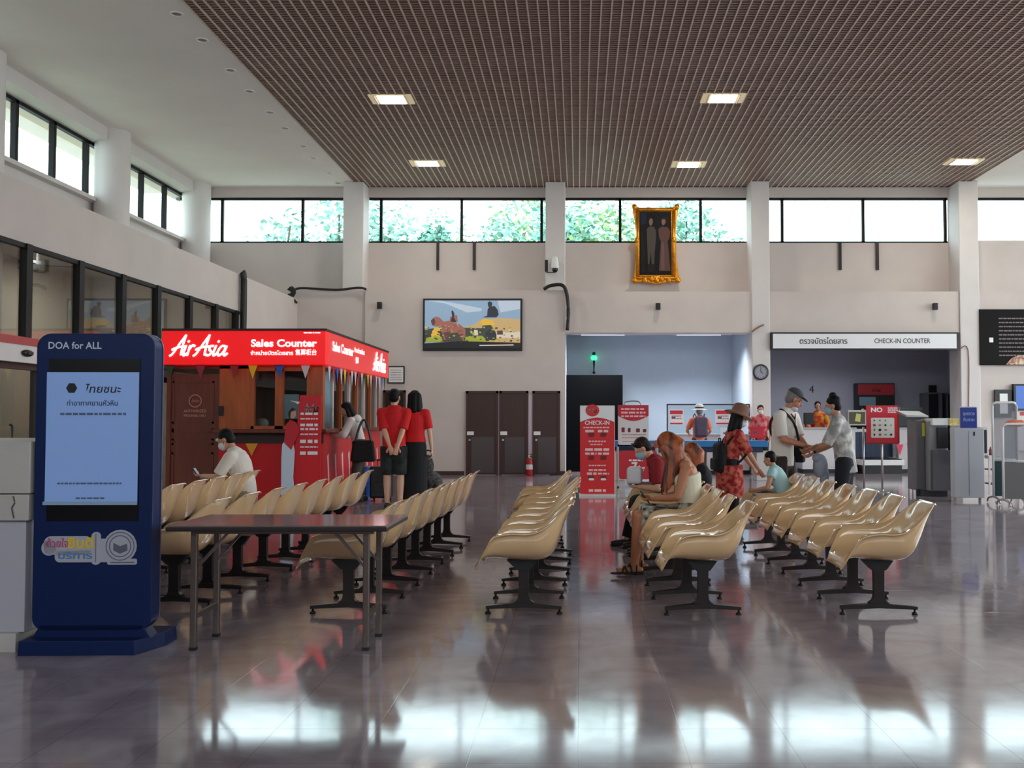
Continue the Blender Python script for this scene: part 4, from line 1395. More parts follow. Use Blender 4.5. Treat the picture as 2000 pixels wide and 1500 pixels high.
fr.box((c0.x - .03, YG, b.z), (c1.x + .23, YG + .03, b.z + .03)).box((c0.x - .03, YG, .1), (c1.x + .23, YG + .43, .14))
fr.build('frame', M_STEEL, s)
rp = MB().prism(rrect(c0.x, c1.x + .2, c1.z, c0.z, .05), YG - .012, YG - .002).build('weight_panel', mat('sizer_red', (196, 24, 44), .45), s)
q = at(1243, 912, YG)
text('7', (q.x - .04, YG - .014, q.z), .16, M_WINK, rp, bold=.03)
text('kg', (q.x + .1, YG - .014, q.z - .02), .09, M_WINK, rp, bold=.02)
mb = MB()
scribble(mb, q.x - .14, q.x + .12, at(0, 899, YG).z, .03, YG - .013, seedv=3)
mb.build('small_print', M_WINK, rp)

# ---- long blue-topped table in front of the counters
a, b = at(1198, 861, 22.5), at(1500, 873, 22.5)
s = thing('inspection_table', 'long table with bright blue top edge and white legs before the counters', 'table', ((a.x + b.x) / 2, 22.8, 0))
MB().box((a.x, 22.5, b.z), (b.x, 23.2, a.z)).build('top', mat('table_blue', (24, 112, 176), .35), s, bevel=.008)
MB().box((a.x + .1, 22.56, b.z - .12), (b.x - .1, 23.1, b.z)).build('apron', mat('apron_navy', (16, 30, 62), .5), s)
for px in (1204, 1300, 1430, 1495):
    q = at(px, 900, 22.6)
    MB().box((q.x - .2, 22.6, 0), (q.x + .2, 23.1, b.z - .1)).build('leg_panel', mat('leg_white', (196, 192, 190), .5), s, bevel=.01)
q = at(1403, 930, 22.55)
MB().box((q.x - .03, 22.585, q.z - .08), (q.x + .03, 22.6, q.z + .08)).build('socket', M_BLACK, s)

# ---- airline check-in counters
M_CTR = mat('counter_white', (206, 202, 204), .4)
def counter(name, x0, x1, y0, z, label, depth=.8):
    s = thing(name, label, 'counter', ((x0 + x1) / 2, y0, 0))
    MB().box((x0, y0, .1), (x1, y0 + depth, z - .04)).build('body', M_CTR, s)
    MB().box((x0 - .03, y0 - .05, z - .04), (x1 + .03, y0 + depth, z)).build('worktop', mat('worktop_grey', (176, 174, 178), .35), s, bevel=.006)
    MB().box((x0 + .03, y0 + .05, 0), (x1 - .03, y0 + depth - .05, .1)).build('plinth', M_BLACK, s)
    return s


yb = 24.95
x0, x1 = at(1300, 0, yb).x, at(1462, 0, yb).x
s = counter('bag_drop_counter', x0, x1, yb + .3, 1.02, 'white bag drop counter with papers and clear screen, left of the clock column')
s = thing('clear_screen', 'clear screen in a thin dark frame standing on the bag drop counter', 'screen', ((x0 + x1) / 2, yb + .32, 1.02))
a, b = at(1302, 789, yb + .35), at(1482, 850, yb + .35)
b.x = min(b.x, 4.35)
fr = MB().box((a.x, yb + .33, 1.02), (a.x + .03, yb + .37, a.z)).box((b.x - .03, yb + .33, 1.02), (b.x, yb + .37, a.z)).box((a.x, yb + .33, a.z - .03), (b.x, yb + .37, a.z))
fr.build('frame', M_DKM, s)
MB().box((a.x, yb + .348, 1.02), (b.x, yb + .352, a.z)).build('sheet', glassmat('screen_clear', (236, 240, 240), refl=.35), s)
def notice(px0, py0, px1, py1, Y, label, head=(198, 40, 60), body=(232, 228, 230), name='notice', dark=False, lines=2):
    a, b = at(px0, py0, Y), at(px1, py1, Y)
    s = thing(name, label, 'notice', ((a.x + b.x) / 2, Y, b.z))
    sh = MB().box((a.x, Y, b.z), (b.x, Y + .012, a.z)).build('sheet', mat('paper_%d_%d_%d' % body, body, .6), s)
    hh = (a.z - b.z)
    MB().box((a.x + .02, Y - .003, a.z - hh * .3), (b.x - .02, Y, a.z - .02)).build('head_band', mat('band_%d_%d_%d' % head, head, .5), sh)
    MB().box((a.x + .02, Y - .003, b.z + .02), (b.x - .02, Y, b.z + hh * .14)).build('foot_band', mat('band_%d_%d_%d' % head, head, .5), sh)
    mb = MB()
    for k in range(lines): scribble(mb, a.x + .06, b.x - .05, a.z - hh * (.42 + .16 * k), hh * .05, Y - .001, seedv=int(px0) + k)
    mb.box((a.x + .06, Y - .002, a.z - hh * .58), (a.x + .16, Y, a.z - hh * .46))
    mb.build('small_print', mat('print_dim', (110, 70, 80), .6), sh)
    return s


notice(1307, 800, 1335, 830, yb + .30, 'pink and white notice on the clear screen left of the white-hatted traveller')
notice(1397, 800, 1427, 830, yb + .30, 'pink and white notice on the clear screen right of the white-hatted traveller')
notice(1465, 833, 1492, 856, 23.1, 'red notice board on the blue table right of the clock column foot', (190, 22, 40), (206, 30, 50))
s = notice(1407, 835, 1425, 856, 23.0, 'blank white sheet holder standing on the blue table', (228, 228, 230), (228, 228, 232), lines=0)

yc = 25.9
c1 = counter('checkin_counter', at(1560, 0, yc).x, at(1662, 0, yc).x, yc, 1.18, 'white check-in counter on the left, behind the man in the white polo')
c2 = counter('checkin_counter', at(1745, 0, yc).x, at(1802, 0, yc).x, yc, 1.18, 'white check-in counter on the right, behind the red NO sign')
s = thing('baggage_belt', 'baggage weighing belt with blue strip curtain between the white counters', 'conveyor', (at(1703, 0, yc).x, yc, 0))
x0, x1 = at(1664, 0, yc).x, at(1744, 0, yc).x
MB().box((x0, yc - .5, .22), (x1, yc + 1.4, .36)).build('belt_frame', M_WHITE, s, bevel=.01)
MB().box((x0 + .06, yc - .48, .36), (x1 - .06, yc + 1.4, .38)).build('belt', M_BLACK, s)
MB().box((x0 + .05, yc - .45, 0), (x1 - .05, yc + 1.3, .22)).build('plinth', M_BLACK, s)
mb = MB()
nx = 14
for k in range(nx):
    xa = x0 + .04 + (x1 - x0 - .08) * k / nx
    mb.box((xa, yc + .3 + .01 * (k % 2), .4), (xa + (x1 - x0) / nx - .01, yc + .31 + .01 * (k % 2), 1.08))
mb.build('strip_curtain', mat('curtain_blue', (14, 40, 74), .45), s)
MB().box((x0, yc + .28, 1.06), (x1, yc + .4, 1.14)).build('hood', M_CTR, s)
# back panels and signs behind the counters
a, b = at(1677, 748, 29.0), at(1752, 792, 29.0)
s = thing('counter_display', 'dark counter display with red lit header on the grey back wall', 'display', ((a.x + b.x) / 2, 29.3, b.z))
MB().box((a.x, 29.2, b.z - .25), (b.x, 29.55, a.z)).build('cabinet', M_BLACK, s)
c, d = at(1679, 750, 29.0), at(1750, 771, 29.0)
hd = MB().box((c.x, 29.18, d.z), (d.x, 29.2, c.z)).build('header', mat('header_red', (110, 16, 24), .4, emit=.35), s)
script_mark(MB(), (c.x + d.x) / 2 - .14, (c.z + d.z) / 2 - .06, .12, MF(29.175), .3).build('wordmark', mat('mark_pink', (190, 90, 90), .5), hd)
c, d = at(1682, 775, 29.0), at(1714, 792, 29.0)
MB().box((c.x, 29.18, d.z), (d.x, 29.2, c.z)).build('lit_panel', mat('panel_teal', (96, 120, 132), .4, emit=.15), s)
q = at(1586, 761, 29.55)
o = text('4', (q.x, 29.59, q.z), .22, M_INK, None)
o.name = 'counter_number'
tag(o, 'dark counter number 4 on the grey wall above the waiting people', 'number')
a, b = at(1818, 752, 29.4), at(1833, 766, 29.4)
s = thing('wall_plate', 'small dark plate on the grey wall above the two dark openings', 'sign', ((a.x + b.x) / 2, 29.58, b.z))
MB().box((a.x, 29.55, b.z), (b.x, 29.6, a.z)).build('plate', M_DKM, s)
for k, (p0, p1, l) in enumerate(((1812, 1842, 'left dark cabinet with grey edge at the back of the check-in recess'), (1849, 1868, 'right dark cabinet at the back of the check-in recess, by the column'))):
    a, b = at(p0, 767, 28.8), at(p1, 900, 28.8)
    s = thing('storage_cabinet', l, 'cabinet', ((a.x + b.x) / 2, 28.9, 0))
    MB().box((a.x, 28.8, 0), (b.x, 29.5, a.z)).build('carcass', mat('cab_grey', (110, 108, 112), .5), s)
    MB().box((a.x + .03, 28.78, .08), (b.x - .12, 28.8, a.z - .04)).build('door', M_BLACK, s)
    MB().bar((b.x - .2, 28.76, 1.0), (b.x - .2, 28.76, 1.3), .02, .03).build('handle', M_STEEL, s)
# boxes on the counters
def boxthing(name, px0, py0, px1, py1, Y, d, col, label, cat, lidcol=None):
    a, b = at(px0, py0, Y), at(px1, py1, Y)
    s = thing(name, label, cat, ((a.x + b.x) / 2, Y + d / 2, b.z))
    MB().box((a.x, Y, b.z), (b.x, Y + d, a.z)).build('body', mat('bx_%d_%d_%d' % col, col, .5), s, bevel=.012)
    MB().box((a.x + .03, Y - .006, b.z + .04), (b.x - .03, Y, a.z - .05)).build('face', mat('bx_%d_%d_%d' % (lidcol or (40, 40, 44)), lidcol or (40, 40, 44), .5), s)
    return s


M1 = boxthing('poster_box', 1656, 801, 1692, 831, 25.95, .25, (180, 176, 172), 'grey display box with a yellowish poster on the check-in counter', 'box', (70, 66, 40))
a = at(1674, 815, 25.94)
MB().prism([(a.x - .06, a.z - .1), (a.x + .08, a.z - .12), (a.x + .1, a.z + .08), (a.x - .02, a.z + .1)], 25.935, 25.945).build('poster_print', mat('poster_y', (196, 190, 110), .5), M1)
boxthing('monitor', 1571, 806, 1590, 829, 25.95, .12, (20, 20, 24), 'black monitor on the left check-in counter beside the polo shirt man', 'monitor', (14, 14, 18))
boxthing('counter_terminal', 1755, 795, 1803, 832, 26.3, .4, (70, 84, 82), 'grey-green terminal on the right check-in counter', 'terminal', (54, 66, 66))

# ---- red NO sign on two-legged stand
YN = 19.0
a, b = at(1692, 792, YN), at(1755, 865, YN)
s = thing('sign_stand', 'red NO sign with prohibited item icons on a two-legged chrome stand', 'sign', ((a.x + b.x) / 2, YN, 0))
pn = MB().prism(rrect(a.x, b.x, b.z, a.z, .02), YN, YN + .03).build('board', mat('no_red', (206, 28, 44), .4), s, bevel=.004)
MB().box((a.x - .01, YN - .004, b.z - .02), (b.x + .012, YN + .028, b.z)).box((b.x - .005, YN - .004, b.z), (b.x + .02, YN + .028, a.z)).build('board_edge', mat('board_edge', (120, 40, 46), .5), s)
q = at(1712, 801, YN)
text('NO', (q.x, YN - .001, q.z), .085, M_WINK, pn, bold=.035, width=.22)
mb = MB()
for zz, sd in ((797, 1), (801, 2), (805, 3)): scribble(mb, at(1725, 0, YN).x, at(1748, 0, YN).x, at(0, zz, YN).z, .02, YN - .001, seedv=sd)
mb.build('small_print', M_WINK, pn)
c, d = at(1701, 816, YN), at(1747, 855, YN)
ip = MB().prism(rrect(c.x, d.x, d.z, c.z, .02), YN - .003, YN).build('icon_panel', mat('icon_white', (226, 224, 214), .5), pn)
mb = MB()
rgi = random.Random(4)
for i in range(4):
    for j in range(3 + (i % 2)):
        u, v = c.x + (j + .6) * (d.x - c.x) / 4.2, c.z - (i + .55) * (c.z - d.z) / 4.2
        mb.use((i + j) % 3).prism(circ(u, v, rgi.uniform(.01, .03), rgi.uniform(.012, .03), 8), YN - .006, YN - .003)
mb.build('icons', [M_INK, mat('icon_red', (190, 60, 70), .5), mat('icon_olive', (120, 130, 60), .5)], ip)
for px in (1688, 1724):
    q = at(px, 900, YN)
    MB().cone((q.x, YN + .04, .02), .02, (q.x, YN + .04, b.z + .3), .02, n=12).build('leg', M_STEEL, s, smooth=True)
    MB().lathe([(.14, 0), (.14, .012), (.03, .025), (.022, .05), (0, .05)], (q.x, YN + .04, 0), n=24).build('foot', M_STEEL, s, smooth=False)

# ---- x-ray machine
YX = 17.6
s = thing('xray_machine', 'grey baggage x-ray machine with dark tunnel curtain right of the NO sign', 'machine', (6.6, YX + 1, 0))
M_XG = mat('xray_grey', (138, 136, 140), .4)
g = lambda px, Y=YX: at(px, 0, Y).x
z = lambda py, Y=YX: at(0, py, Y).z
MB().box((g(1815), YX + .3, .1), (g(1852), YX + .95, z(822))).build('tunnel_body', M_XG, s, bevel=.02)
MB().box((g(1797), YX + .5, .1), (g(1815), YX + 1.0, z(820))).build('rear_hood', mat('xray_dark', (104, 102, 106), .45), s, bevel=.02)
MB().box((g(1830), YX + .25, z(876)), (g(1851), YX + .3, z(835))).build('curtain', M_BLACK, s)
MB().box((g(1818), YX + .2, .12), (g(1854), YX + .45, z(880))).build('lower_panel', mat('xray_low', (84, 82, 88), .45), s, bevel=.01)
MB().box((g(1809), YX + .48, z(853)), (g(1814), YX + .5, z(826))).build('warning_strip', mat('warn_yellow', (206, 200, 60), .5), s)
MB().box((g(1818), YX + .2, z(831)), (g(1875), YX + .8, z(817))).build('top_bar', M_WHITE, s, bevel=.01)
MB().box((g(1851), YX + .18, z(831)), (g(1872), YX + .2, z(817))).build('yellow_label', mat('label_yellow', (204, 176, 70), .5, c2=(230, 214, 150), nscale=30), s)
MB().add([(g(1782), YX + .6, z(810)), (g(1826), YX + .6, z(812)), (g(1822), YX + 1.0, z(802)), (g(1776), YX + 1.0, z(801))] +
         [(g(1782), YX + .6, z(814)), (g(1826), YX + .6, z(815)), (g(1822), YX + 1.0, z(806)), (g(1776), YX + 1.0, z(805))],
         [(0, 1, 2, 3), (7, 6, 5, 4), (0, 4, 5, 1), (1, 5, 6, 2), (2, 6, 7, 3), (3, 7, 4, 0)]).build('tray', M_STEEL, s)
for x in (1800, 1848): MB().cone((g(x), YX + .5, 0), .04, (g(x), YX + .5, .12), .04, n=10).build('foot', M_BLACK, s)
MB().box((g(1815), YX + .35, 0), (g(1852), YX + .9, .1)).build('plinth', M_BLACK, s)
# white side panel cabinet
YW = 16.9
gw = lambda px: at(px, 0, YW).x
zw = lambda py: at(0, py, YW).z
s = thing('control_cabinet', 'pale grey slim cabinet standing before the x-ray machine', 'cabinet', (gw(1880), YW, 0))
MB().box((gw(1852), YW + .0, .06), (gw(1910), YW + .2, zw(836))).build('body', mat('cab_pale', (190, 192, 198), .45), s, bevel=.012)
MB().box((gw(1880) - .003, YW - .004, .1), (gw(1880) + .003, YW + .001, zw(842))).build('door_seam', mat('seam', (120, 122, 128), .6), s)
MB().box((gw(1889), YW - .006, zw(851)), (gw(1892), YW, zw(843))).build('lock', M_DKM, s)
for x in (1857, 1905): MB().cone((gw(x), YW + .1, 0), .03, (gw(x), YW + .1, .07), .03, n=10).build('foot', M_STEEL, s)
# blue notice on top
a, b = at(1876, 796, YW + .1), at(1908, 834, YW + .1)
s = thing('notice_stand', 'blue notice in a clear holder standing on the pale grey cabinet', 'notice', ((a.x + b.x) / 2, YW + .15, zw(836)))
bp = MB().box((a.x, YW + .1, zw(836)), (b.x, YW + .12, a.z)).build('board', mat('notice_blue', (30, 50, 140), .4), s)
text('จุดตรวจ', ((a.x + b.x) / 2, YW + .098, at(0, 808, YW).z), .055, mat('notice_print', (150, 176, 226), .5), bp, bold=.02, width=.2)
text('สัมภาระ', ((a.x + b.x) / 2, YW + .098, at(0, 820, YW).z), .055, mat('notice_print', (150, 176, 226), .5), bp, bold=.02, width=.2)
MB().box((a.x - .015, YW + .115, zw(836)), (b.x + .015, YW + .13, a.z + .015)).build('holder', mat('holder', (196, 200, 214), .3), s)

# ---- side table with monitor
YM = 17.2
gm = lambda px: at(px, 0, YM).x
zm_ = lambda py: at(0, py, YM).z
s = thing('equipment_cart', 'white wheeled cart with open shelves right of the pale grey cabinet', 'cart', (gm(1935), YM + .2, 0))
MB().box((gm(1918), YM, zm_(896)), (gm(1958), YM + .5, zm_(890))).build('top', M_WHITE, s)
for zz in (917, 945): MB().box((gm(1924), YM + .02, zm_(zz + 2)), (gm(1955), YM + .48, zm_(zz))).build('shelf', M_BLACK, s)
for x in (1919, 1943, 1956): MB().box((gm(x), YM + .02, .08), (gm(x) + .025, YM + .05, zm_(893))).build('leg', M_WHITE, s)
MB().tube(catmull([(gm(1930), YM, .02), (gm(1934), YM, .12), (gm(1945), YM, .16), (gm(1957), YM, .12), (gm(1960), YM, .02)], 4), .015).build('base_hoop', M_STEEL, s)
s = boxthing('control_monitor', 1915, 834, 1931, 890, 17.2, .35, (206, 204, 202), 'pale monitor with dark screen edge standing on the white cart', 'monitor', (16, 16, 18))
s.location.z += 0
p = at(1937, 880, 17.3)
s = thing('hand_sanitizer', 'small dark bottle standing on the white cart', 'bottle', (p.x, 17.35, zm_(890)))
MB().lathe([(.03, 0), (.03, .1), (.012, .12), (.012, .15), (0, .15)], n=12).build('bottle', mat('bottle_red', (110, 50, 44), .4), s, world=False, smooth=True)
MB().bar((0, 0, .15), (.04, 0, .16), .012, .012).build('pump', M_WHITE, s, world=False)

# ---- clear barrier screens on white tube frames at the right edge
def barrier(px0, px1, top, Y, label, lower):
    a, b = at(px0, top, Y), at(px1, 985, Y)
    s = thing('barrier_screen', label, 'barrier', ((a.x + b.x) / 2, Y, 0), 0, 'barrier screens')
    mb = MB()
    mb.tube([(a.x, Y, .1), (a.x, Y, a.z - .06), (a.x + .02, Y, a.z - .015), (a.x + .06, Y, a.z), (b.x - .06, Y, a.z), (b.x - .02, Y, a.z - .015), (b.x, Y, a.z - .06), (b.x, Y, .1)], .02, 10)
    mb.tube([(a.x, Y, .72), (b.x, Y, .72)], .015)
    mb.build('frame', M_WHITE, s, smooth=True)
    MB().box((a.x + .02, Y - .004, .74), (b.x - .02, Y + .004, a.z - .02)).build('clear_sheet', glassmat('barrier_clear', (222, 222, 226), body=.18), s)
    MB().box((a.x + .02, Y - .006, .12), (b.x - .02, Y + .006, .70)).build('lower_sheet', mat('barrier_' + lower[0], lower[1], .45), s)
    for x in (a.x, b.x):
        MB().tube(catmull([(x, Y - .25, .02), (x, Y - .2, .08), (x, Y, .11), (x, Y + .2, .08), (x, Y + .25, .02)], 4), .016).build('foot', M_STEEL, s, smooth=True)


barrier(1938, 1988, 786, 16.5, 'white-framed clear barrier with dark green lower sheet right of the white cart', ('teal', (20, 52, 58)))
barrier(1958, 2040, 828, 15.9, 'white-framed dark barrier cut off by the right picture edge', ('grey', (96, 92, 92)))
p = at(1982, 826, 16.1)
s = thing('folded_cloth', 'orange cloth lying over the dark barrier at the right edge', 'cloth', p)
MB().ell((0, 0, -.01), (.16, .1, .06)).ell((.08, 0, .0), (.1, .09, .05)).build('fold', mat('cloth_orange', (232, 120, 80), .7), s, world=False, smooth=True)

# ---- right wall boards and screens
YR = 24.98
a, b = at(1913, 604, YR), at(2120, 713, YR)
s = thing('information_board', 'large black information board with pale printed lines cut by the right edge', 'board', ((a.x + b.x) / 2, YR, b.z))
bo = MB().box((a.x, YR, b.z), (b.x, YR + .06, a.z)).build('board', mat('board_black', (14, 12, 13), .7, spec=.2), s)
mb = MB()
for k in range(10): scribble(mb, at(1941, 0, YR).x, b.x - .1, at(0, 622 + 8 * k, YR).z, .03, YR - .001, seedv=20 + k)
mb.build('small_print', mat('print_lilac', (120, 106, 110), .5), bo)
q = at(1936, 664, YR)
MB().box((q.x - .05, YR - .004, q.z - .06), (q.x + .05, YR, q.z + .06)).build('white_tag', M_WINK, bo)
q = at(1984, 703, YR)
MB().prism([(q.x - .25, q.z - .12), (q.x + .6, q.z - .12), (q.x + .6, q.z + .1), (q.x + .1, q.z + .12), (q.x - .1, q.z + .05)], YR - .004, YR).build('colour_photo', mat('board_photo', (150, 90, 70), .5, c2=(210, 190, 160), nscale=9), bo)
a, b = at(1943, 761, YR), at(1976, 800, YR)
s = thing('framed_notice', 'small white notice in a thick black frame on the right wall', 'notice', ((a.x + b.x) / 2, YR, b.z))
MB().box((a.x, YR, b.z - .2), (b.x, YR + .06, a.z)).build('frame', M_BLACK, s)
MB().box((a.x + .12, YR - .006, b.z - .1), (b.x - .1, YR, a.z - .1)).build('sheet', M_WHITE, s)
a, b = at(1978, 750, YR), at(2080, 802, YR)
s = thing('flight_monitor', 'blue lit flight monitor on the right wall cut by the edge', 'screen', ((a.x + b.x) / 2, YR, b.z))
MB().box((a.x, YR - .05, b.z), (b.x, YR + .06, a.z)).build('housing', M_BLACK, s)
MB().box((a.x + .05, YR - .056, b.z + .05), (b.x - .05, YR - .05, a.z - .05)).build('screen', mat('flight_blue', (40, 84, 160), .3, emit=.6), s)
a, b = at(1988, 800, YR), at(2080, 880, YR)
s = thing('wall_poster', 'pale poster below the blue flight monitor at the right edge', 'poster', ((a.x + b.x) / 2, YR, b.z))
MB().box((a.x, YR, b.z), (b.x, YR + .02, a.z)).build('sheet', mat('poster_pale', (206, 200, 196), .5), s)
MB().box((a.x + .05, YR - .004, a.z - .15), (b.x - .1, YR, a.z - .06)).build('title_strip', mat('poster_red', (180, 60, 60), .5), s)

# ---- stool frame before the right check-in counter
p = onf(1775, 948)
s = thing('metal_stool', 'thin brown metal stool frame standing before the right check-in counter', 'stool', (p.x, 20.6, 0))
M_BRN = mat('stool_brown', (110, 70, 56), .4, metal=.4)
for x in (-.1, .14):
    for y in (-.12, .12): MB().bar((x, y, 0), (x, y, .86), .022, .022).build('leg', M_BRN, s, world=False)
MB().box((-.12, -.14, .86), (.16, .14, .89)).build('seat', M_BRN, s, world=False)
MB().bar((-.1, -.12, .42), (.14, -.12, .42), .02, .02).build('rung', M_BRN, s, world=False)
q = at(1757, 868, yc - .06)
tag(MB().prism([(q.x - .09, q.z), (q.x + .1, q.z), (q.x + .01, q.z - .28)], yc - .062, yc - .056).build('pennant', mat('pennant_hot', (232, 60, 100), .5)), 'bright pink pennant hanging on the right check-in counter', 'pennant')

# ---- fill lamps added to brighten the annex behind the glazed strip
for y in (11, 14.5, 18):
    s = thing('annex_fill_lamp', {11: 'nearest added fill lamp in the annex behind the left glazing', 14.5: 'middle added fill lamp in the annex behind the left glazing', 18: 'farthest added fill lamp in the annex behind the left glazing'}[y], 'lamp', (-8.7, y, 4.24), 0, 'added annex fill lamps')
    MB().box((-.12, -.6, -.05), (.12, .6, .02)).build('housing', M_WHITE, s, world=False)
    MB().box((-.1, -.58, -.058), (.1, .58, -.05)).build('diffuser', mat('annex_fill_glow', (255, 246, 232), .4, emit=3), s, world=False)
    l2 = bpy.data.lights.new('annex_fill_light', 'AREA')
    l2.shape, l2.size, l2.size_y, l2.energy, l2.color = 'RECTANGLE', .2, 1.1, 70, (1, .95, .88)
    lo = bpy.data.objects.new('annex_fill_light', l2)
    COL.objects.link(lo)
    lo.parent = s
    lo.location = (0, 0, -.07)
s = thing('ceiling_fan', 'ceiling fan seen through the left window strip', 'fan', (-8.3, 15.2, 3.75))
MB().cone((0, 0, .05), .02, (0, 0, .55), .02, n=8).build('rod', M_WHITE, s, world=False)
MB().lathe([(.1, -.06), (.13, 0), (.1, .06), (0, .06)], n=18).build('motor', M_WHITE, s, world=False)
for k in range(3):
    M = Matrix.Rotation(R(120 * k + 20), 4, 'Z') @ Matrix.Rotation(R(10), 4, 'X')
    MB().box((.12, -.06, -.006), (.62, .06, .006), M).build('blade', M_DKM, s, world=False)
# ---- sensor over the sliding doors
s = thing('door_sensor', 'black oval door sensor on the white beam over the left sliding doors', 'sensor', (-6.96, 12.55, 2.22))
MB().ell((0, 0, 0), (.04, .12, .045)).build('housing', M_BLACK, s, world=False, smooth=True)
MB().box((-.02, -.06, -.02), (.045, .06, .02)).build('lens', M_DKM, s, world=False)
# ================================================================== PEOPLE
def remesh(mb, voxel, smooth=4, extra=None):
    """merge overlapping limbs into one continuous surface"""
    me = mb.mesh('tmp')
    o = bpy.data.objects.new('tmp', me)
    COL.objects.link(o)
    r = o.modifiers.new('r', 'REMESH')
    r.mode, r.voxel_size = 'VOXEL', voxel
    if smooth:
        s = o.modifiers.new('s', 'SMOOTH')
        s.factor, s.iterations = .5, smooth
    dg = bpy.context.evaluated_depsgraph_get()
    e = o.evaluated_get(dg).to_mesh()
    out = MB()
    out.v = [v.co.copy() for v in e.vertices]
    out.f = [list(p.vertices) for p in e.polygons]
    out.mi = [0] * len(out.f)
    o.evaluated_get(dg).to_mesh_clear()
    bpy.data.objects.remove(o)
    bpy.data.meshes.remove(me)
    if extra is not None:
        n = len(out.v)
        out.v += extra.v
        out.f += [[i + n for i in f] for f in extra.f]
        out.mi += [0] * len(extra.f)
    return out


def ik(a, b, l1, l2, pole):
    d = b - a
    L = min(d.length, (l1 + l2) * .999)
    d.normalize()
    x = (l1 * l1 - l2 * l2 + L * L) / (2 * L)
    h = math.sqrt(max(l1 * l1 - x * x, 0))
    p = V(pole)
    p = (p - d * p.dot(d)).normalized()
    return a + d * x + p * h, a + d * L


def hand(mb, wrist, dirn, palm, side, k=1.0, curl=.5):
    """palm plus four jointed fingers of unequal length and a side thumb"""
    d = V(dirn).normalized()
    nrm = V(palm)
    nrm = (nrm - d * nrm.dot(d)).normalized()
    sd = d.cross(nrm) * side          # towards the thumb
    mb.cone(wrist - d * .01, .026 * k, wrist + d * .045 * k, .036 * k, 12, side=sd, k=.5, rounded=True)
    mb.cone(wrist + d * .03 * k, .036 * k, wrist + d * .085 * k, .038 * k, 12, side=sd, k=.4, rounded=True)
    for i, (ln, off) in enumerate(((.072, .030), (.080, .010), (.074, -.010), (.058, -.029))):
        b = wrist + d * .088 * k + sd * off * k
        a = curl
        f1 = (d * math.cos(a) + nrm * math.sin(a) + sd * off * 1.5).normalized()
        f2 = (d * math.cos(a * 2) + nrm * math.sin(a * 2)).normalized()
        m = b + f1 * ln * .52 * k
        mb.cone(b - f1 * .012, .0092 * k, m, .0082 * k, 8, rounded=True, rings=2)
        mb.cone(m, .0084 * k, m + f2 * ln * .48 * k, .0068 * k, 8, rounded=True, rings=2)
    b = wrist + d * .025 * k + sd * .028 * k
    t1 = (d * .6 + sd * .75 + nrm * .25).normalized()
    m = b + t1 * .042 * k
    mb.cone(b, .0125 * k, m, .010 * k, 8, rounded=True, rings=2)
    mb.cone(m, .010 * k, m + (d * .85 + sd * .25 + nrm * .4).normalized() * .034 * k, .0078 * k, 8, rounded=True, rings=2)


def fabric(name, c, **k):
    k.setdefault('rough', .85)
    k.setdefault('bump', .25)
    k.setdefault('bscale', 24)
    return mat('cloth_' + name, c, **k)


SKIN = mat('skin_tan', (196, 142, 112), .5, noise=.06, nscale=6)
SKIN2 = mat('skin_light', (214, 164, 136), .5, noise=.06, nscale=6)
HAIRB = mat('hair_black', (16, 13, 13), .55, spec=.2, bump=.5, bscale=90)
HAIRBR = mat('hair_brown', (42, 26, 20), .55, spec=.2, bump=.5, bscale=90)
HAIRR = mat('hair_red', (92, 44, 24), .42, c2=(176, 88, 44), nscale=16, stretch=(1, 1, .25), bump=.6, bscale=60)
HAIRG = mat('hair_grey', (120, 116, 112), .5)
MASK = mat('mask_white', (216, 218, 222), .7)
MASKB = mat('mask_blue', (150, 184, 206), .7)
EYEW, EYED = mat('eye_white', (232, 230, 226), .25), mat('eye_dark', (26, 20, 18), .2)


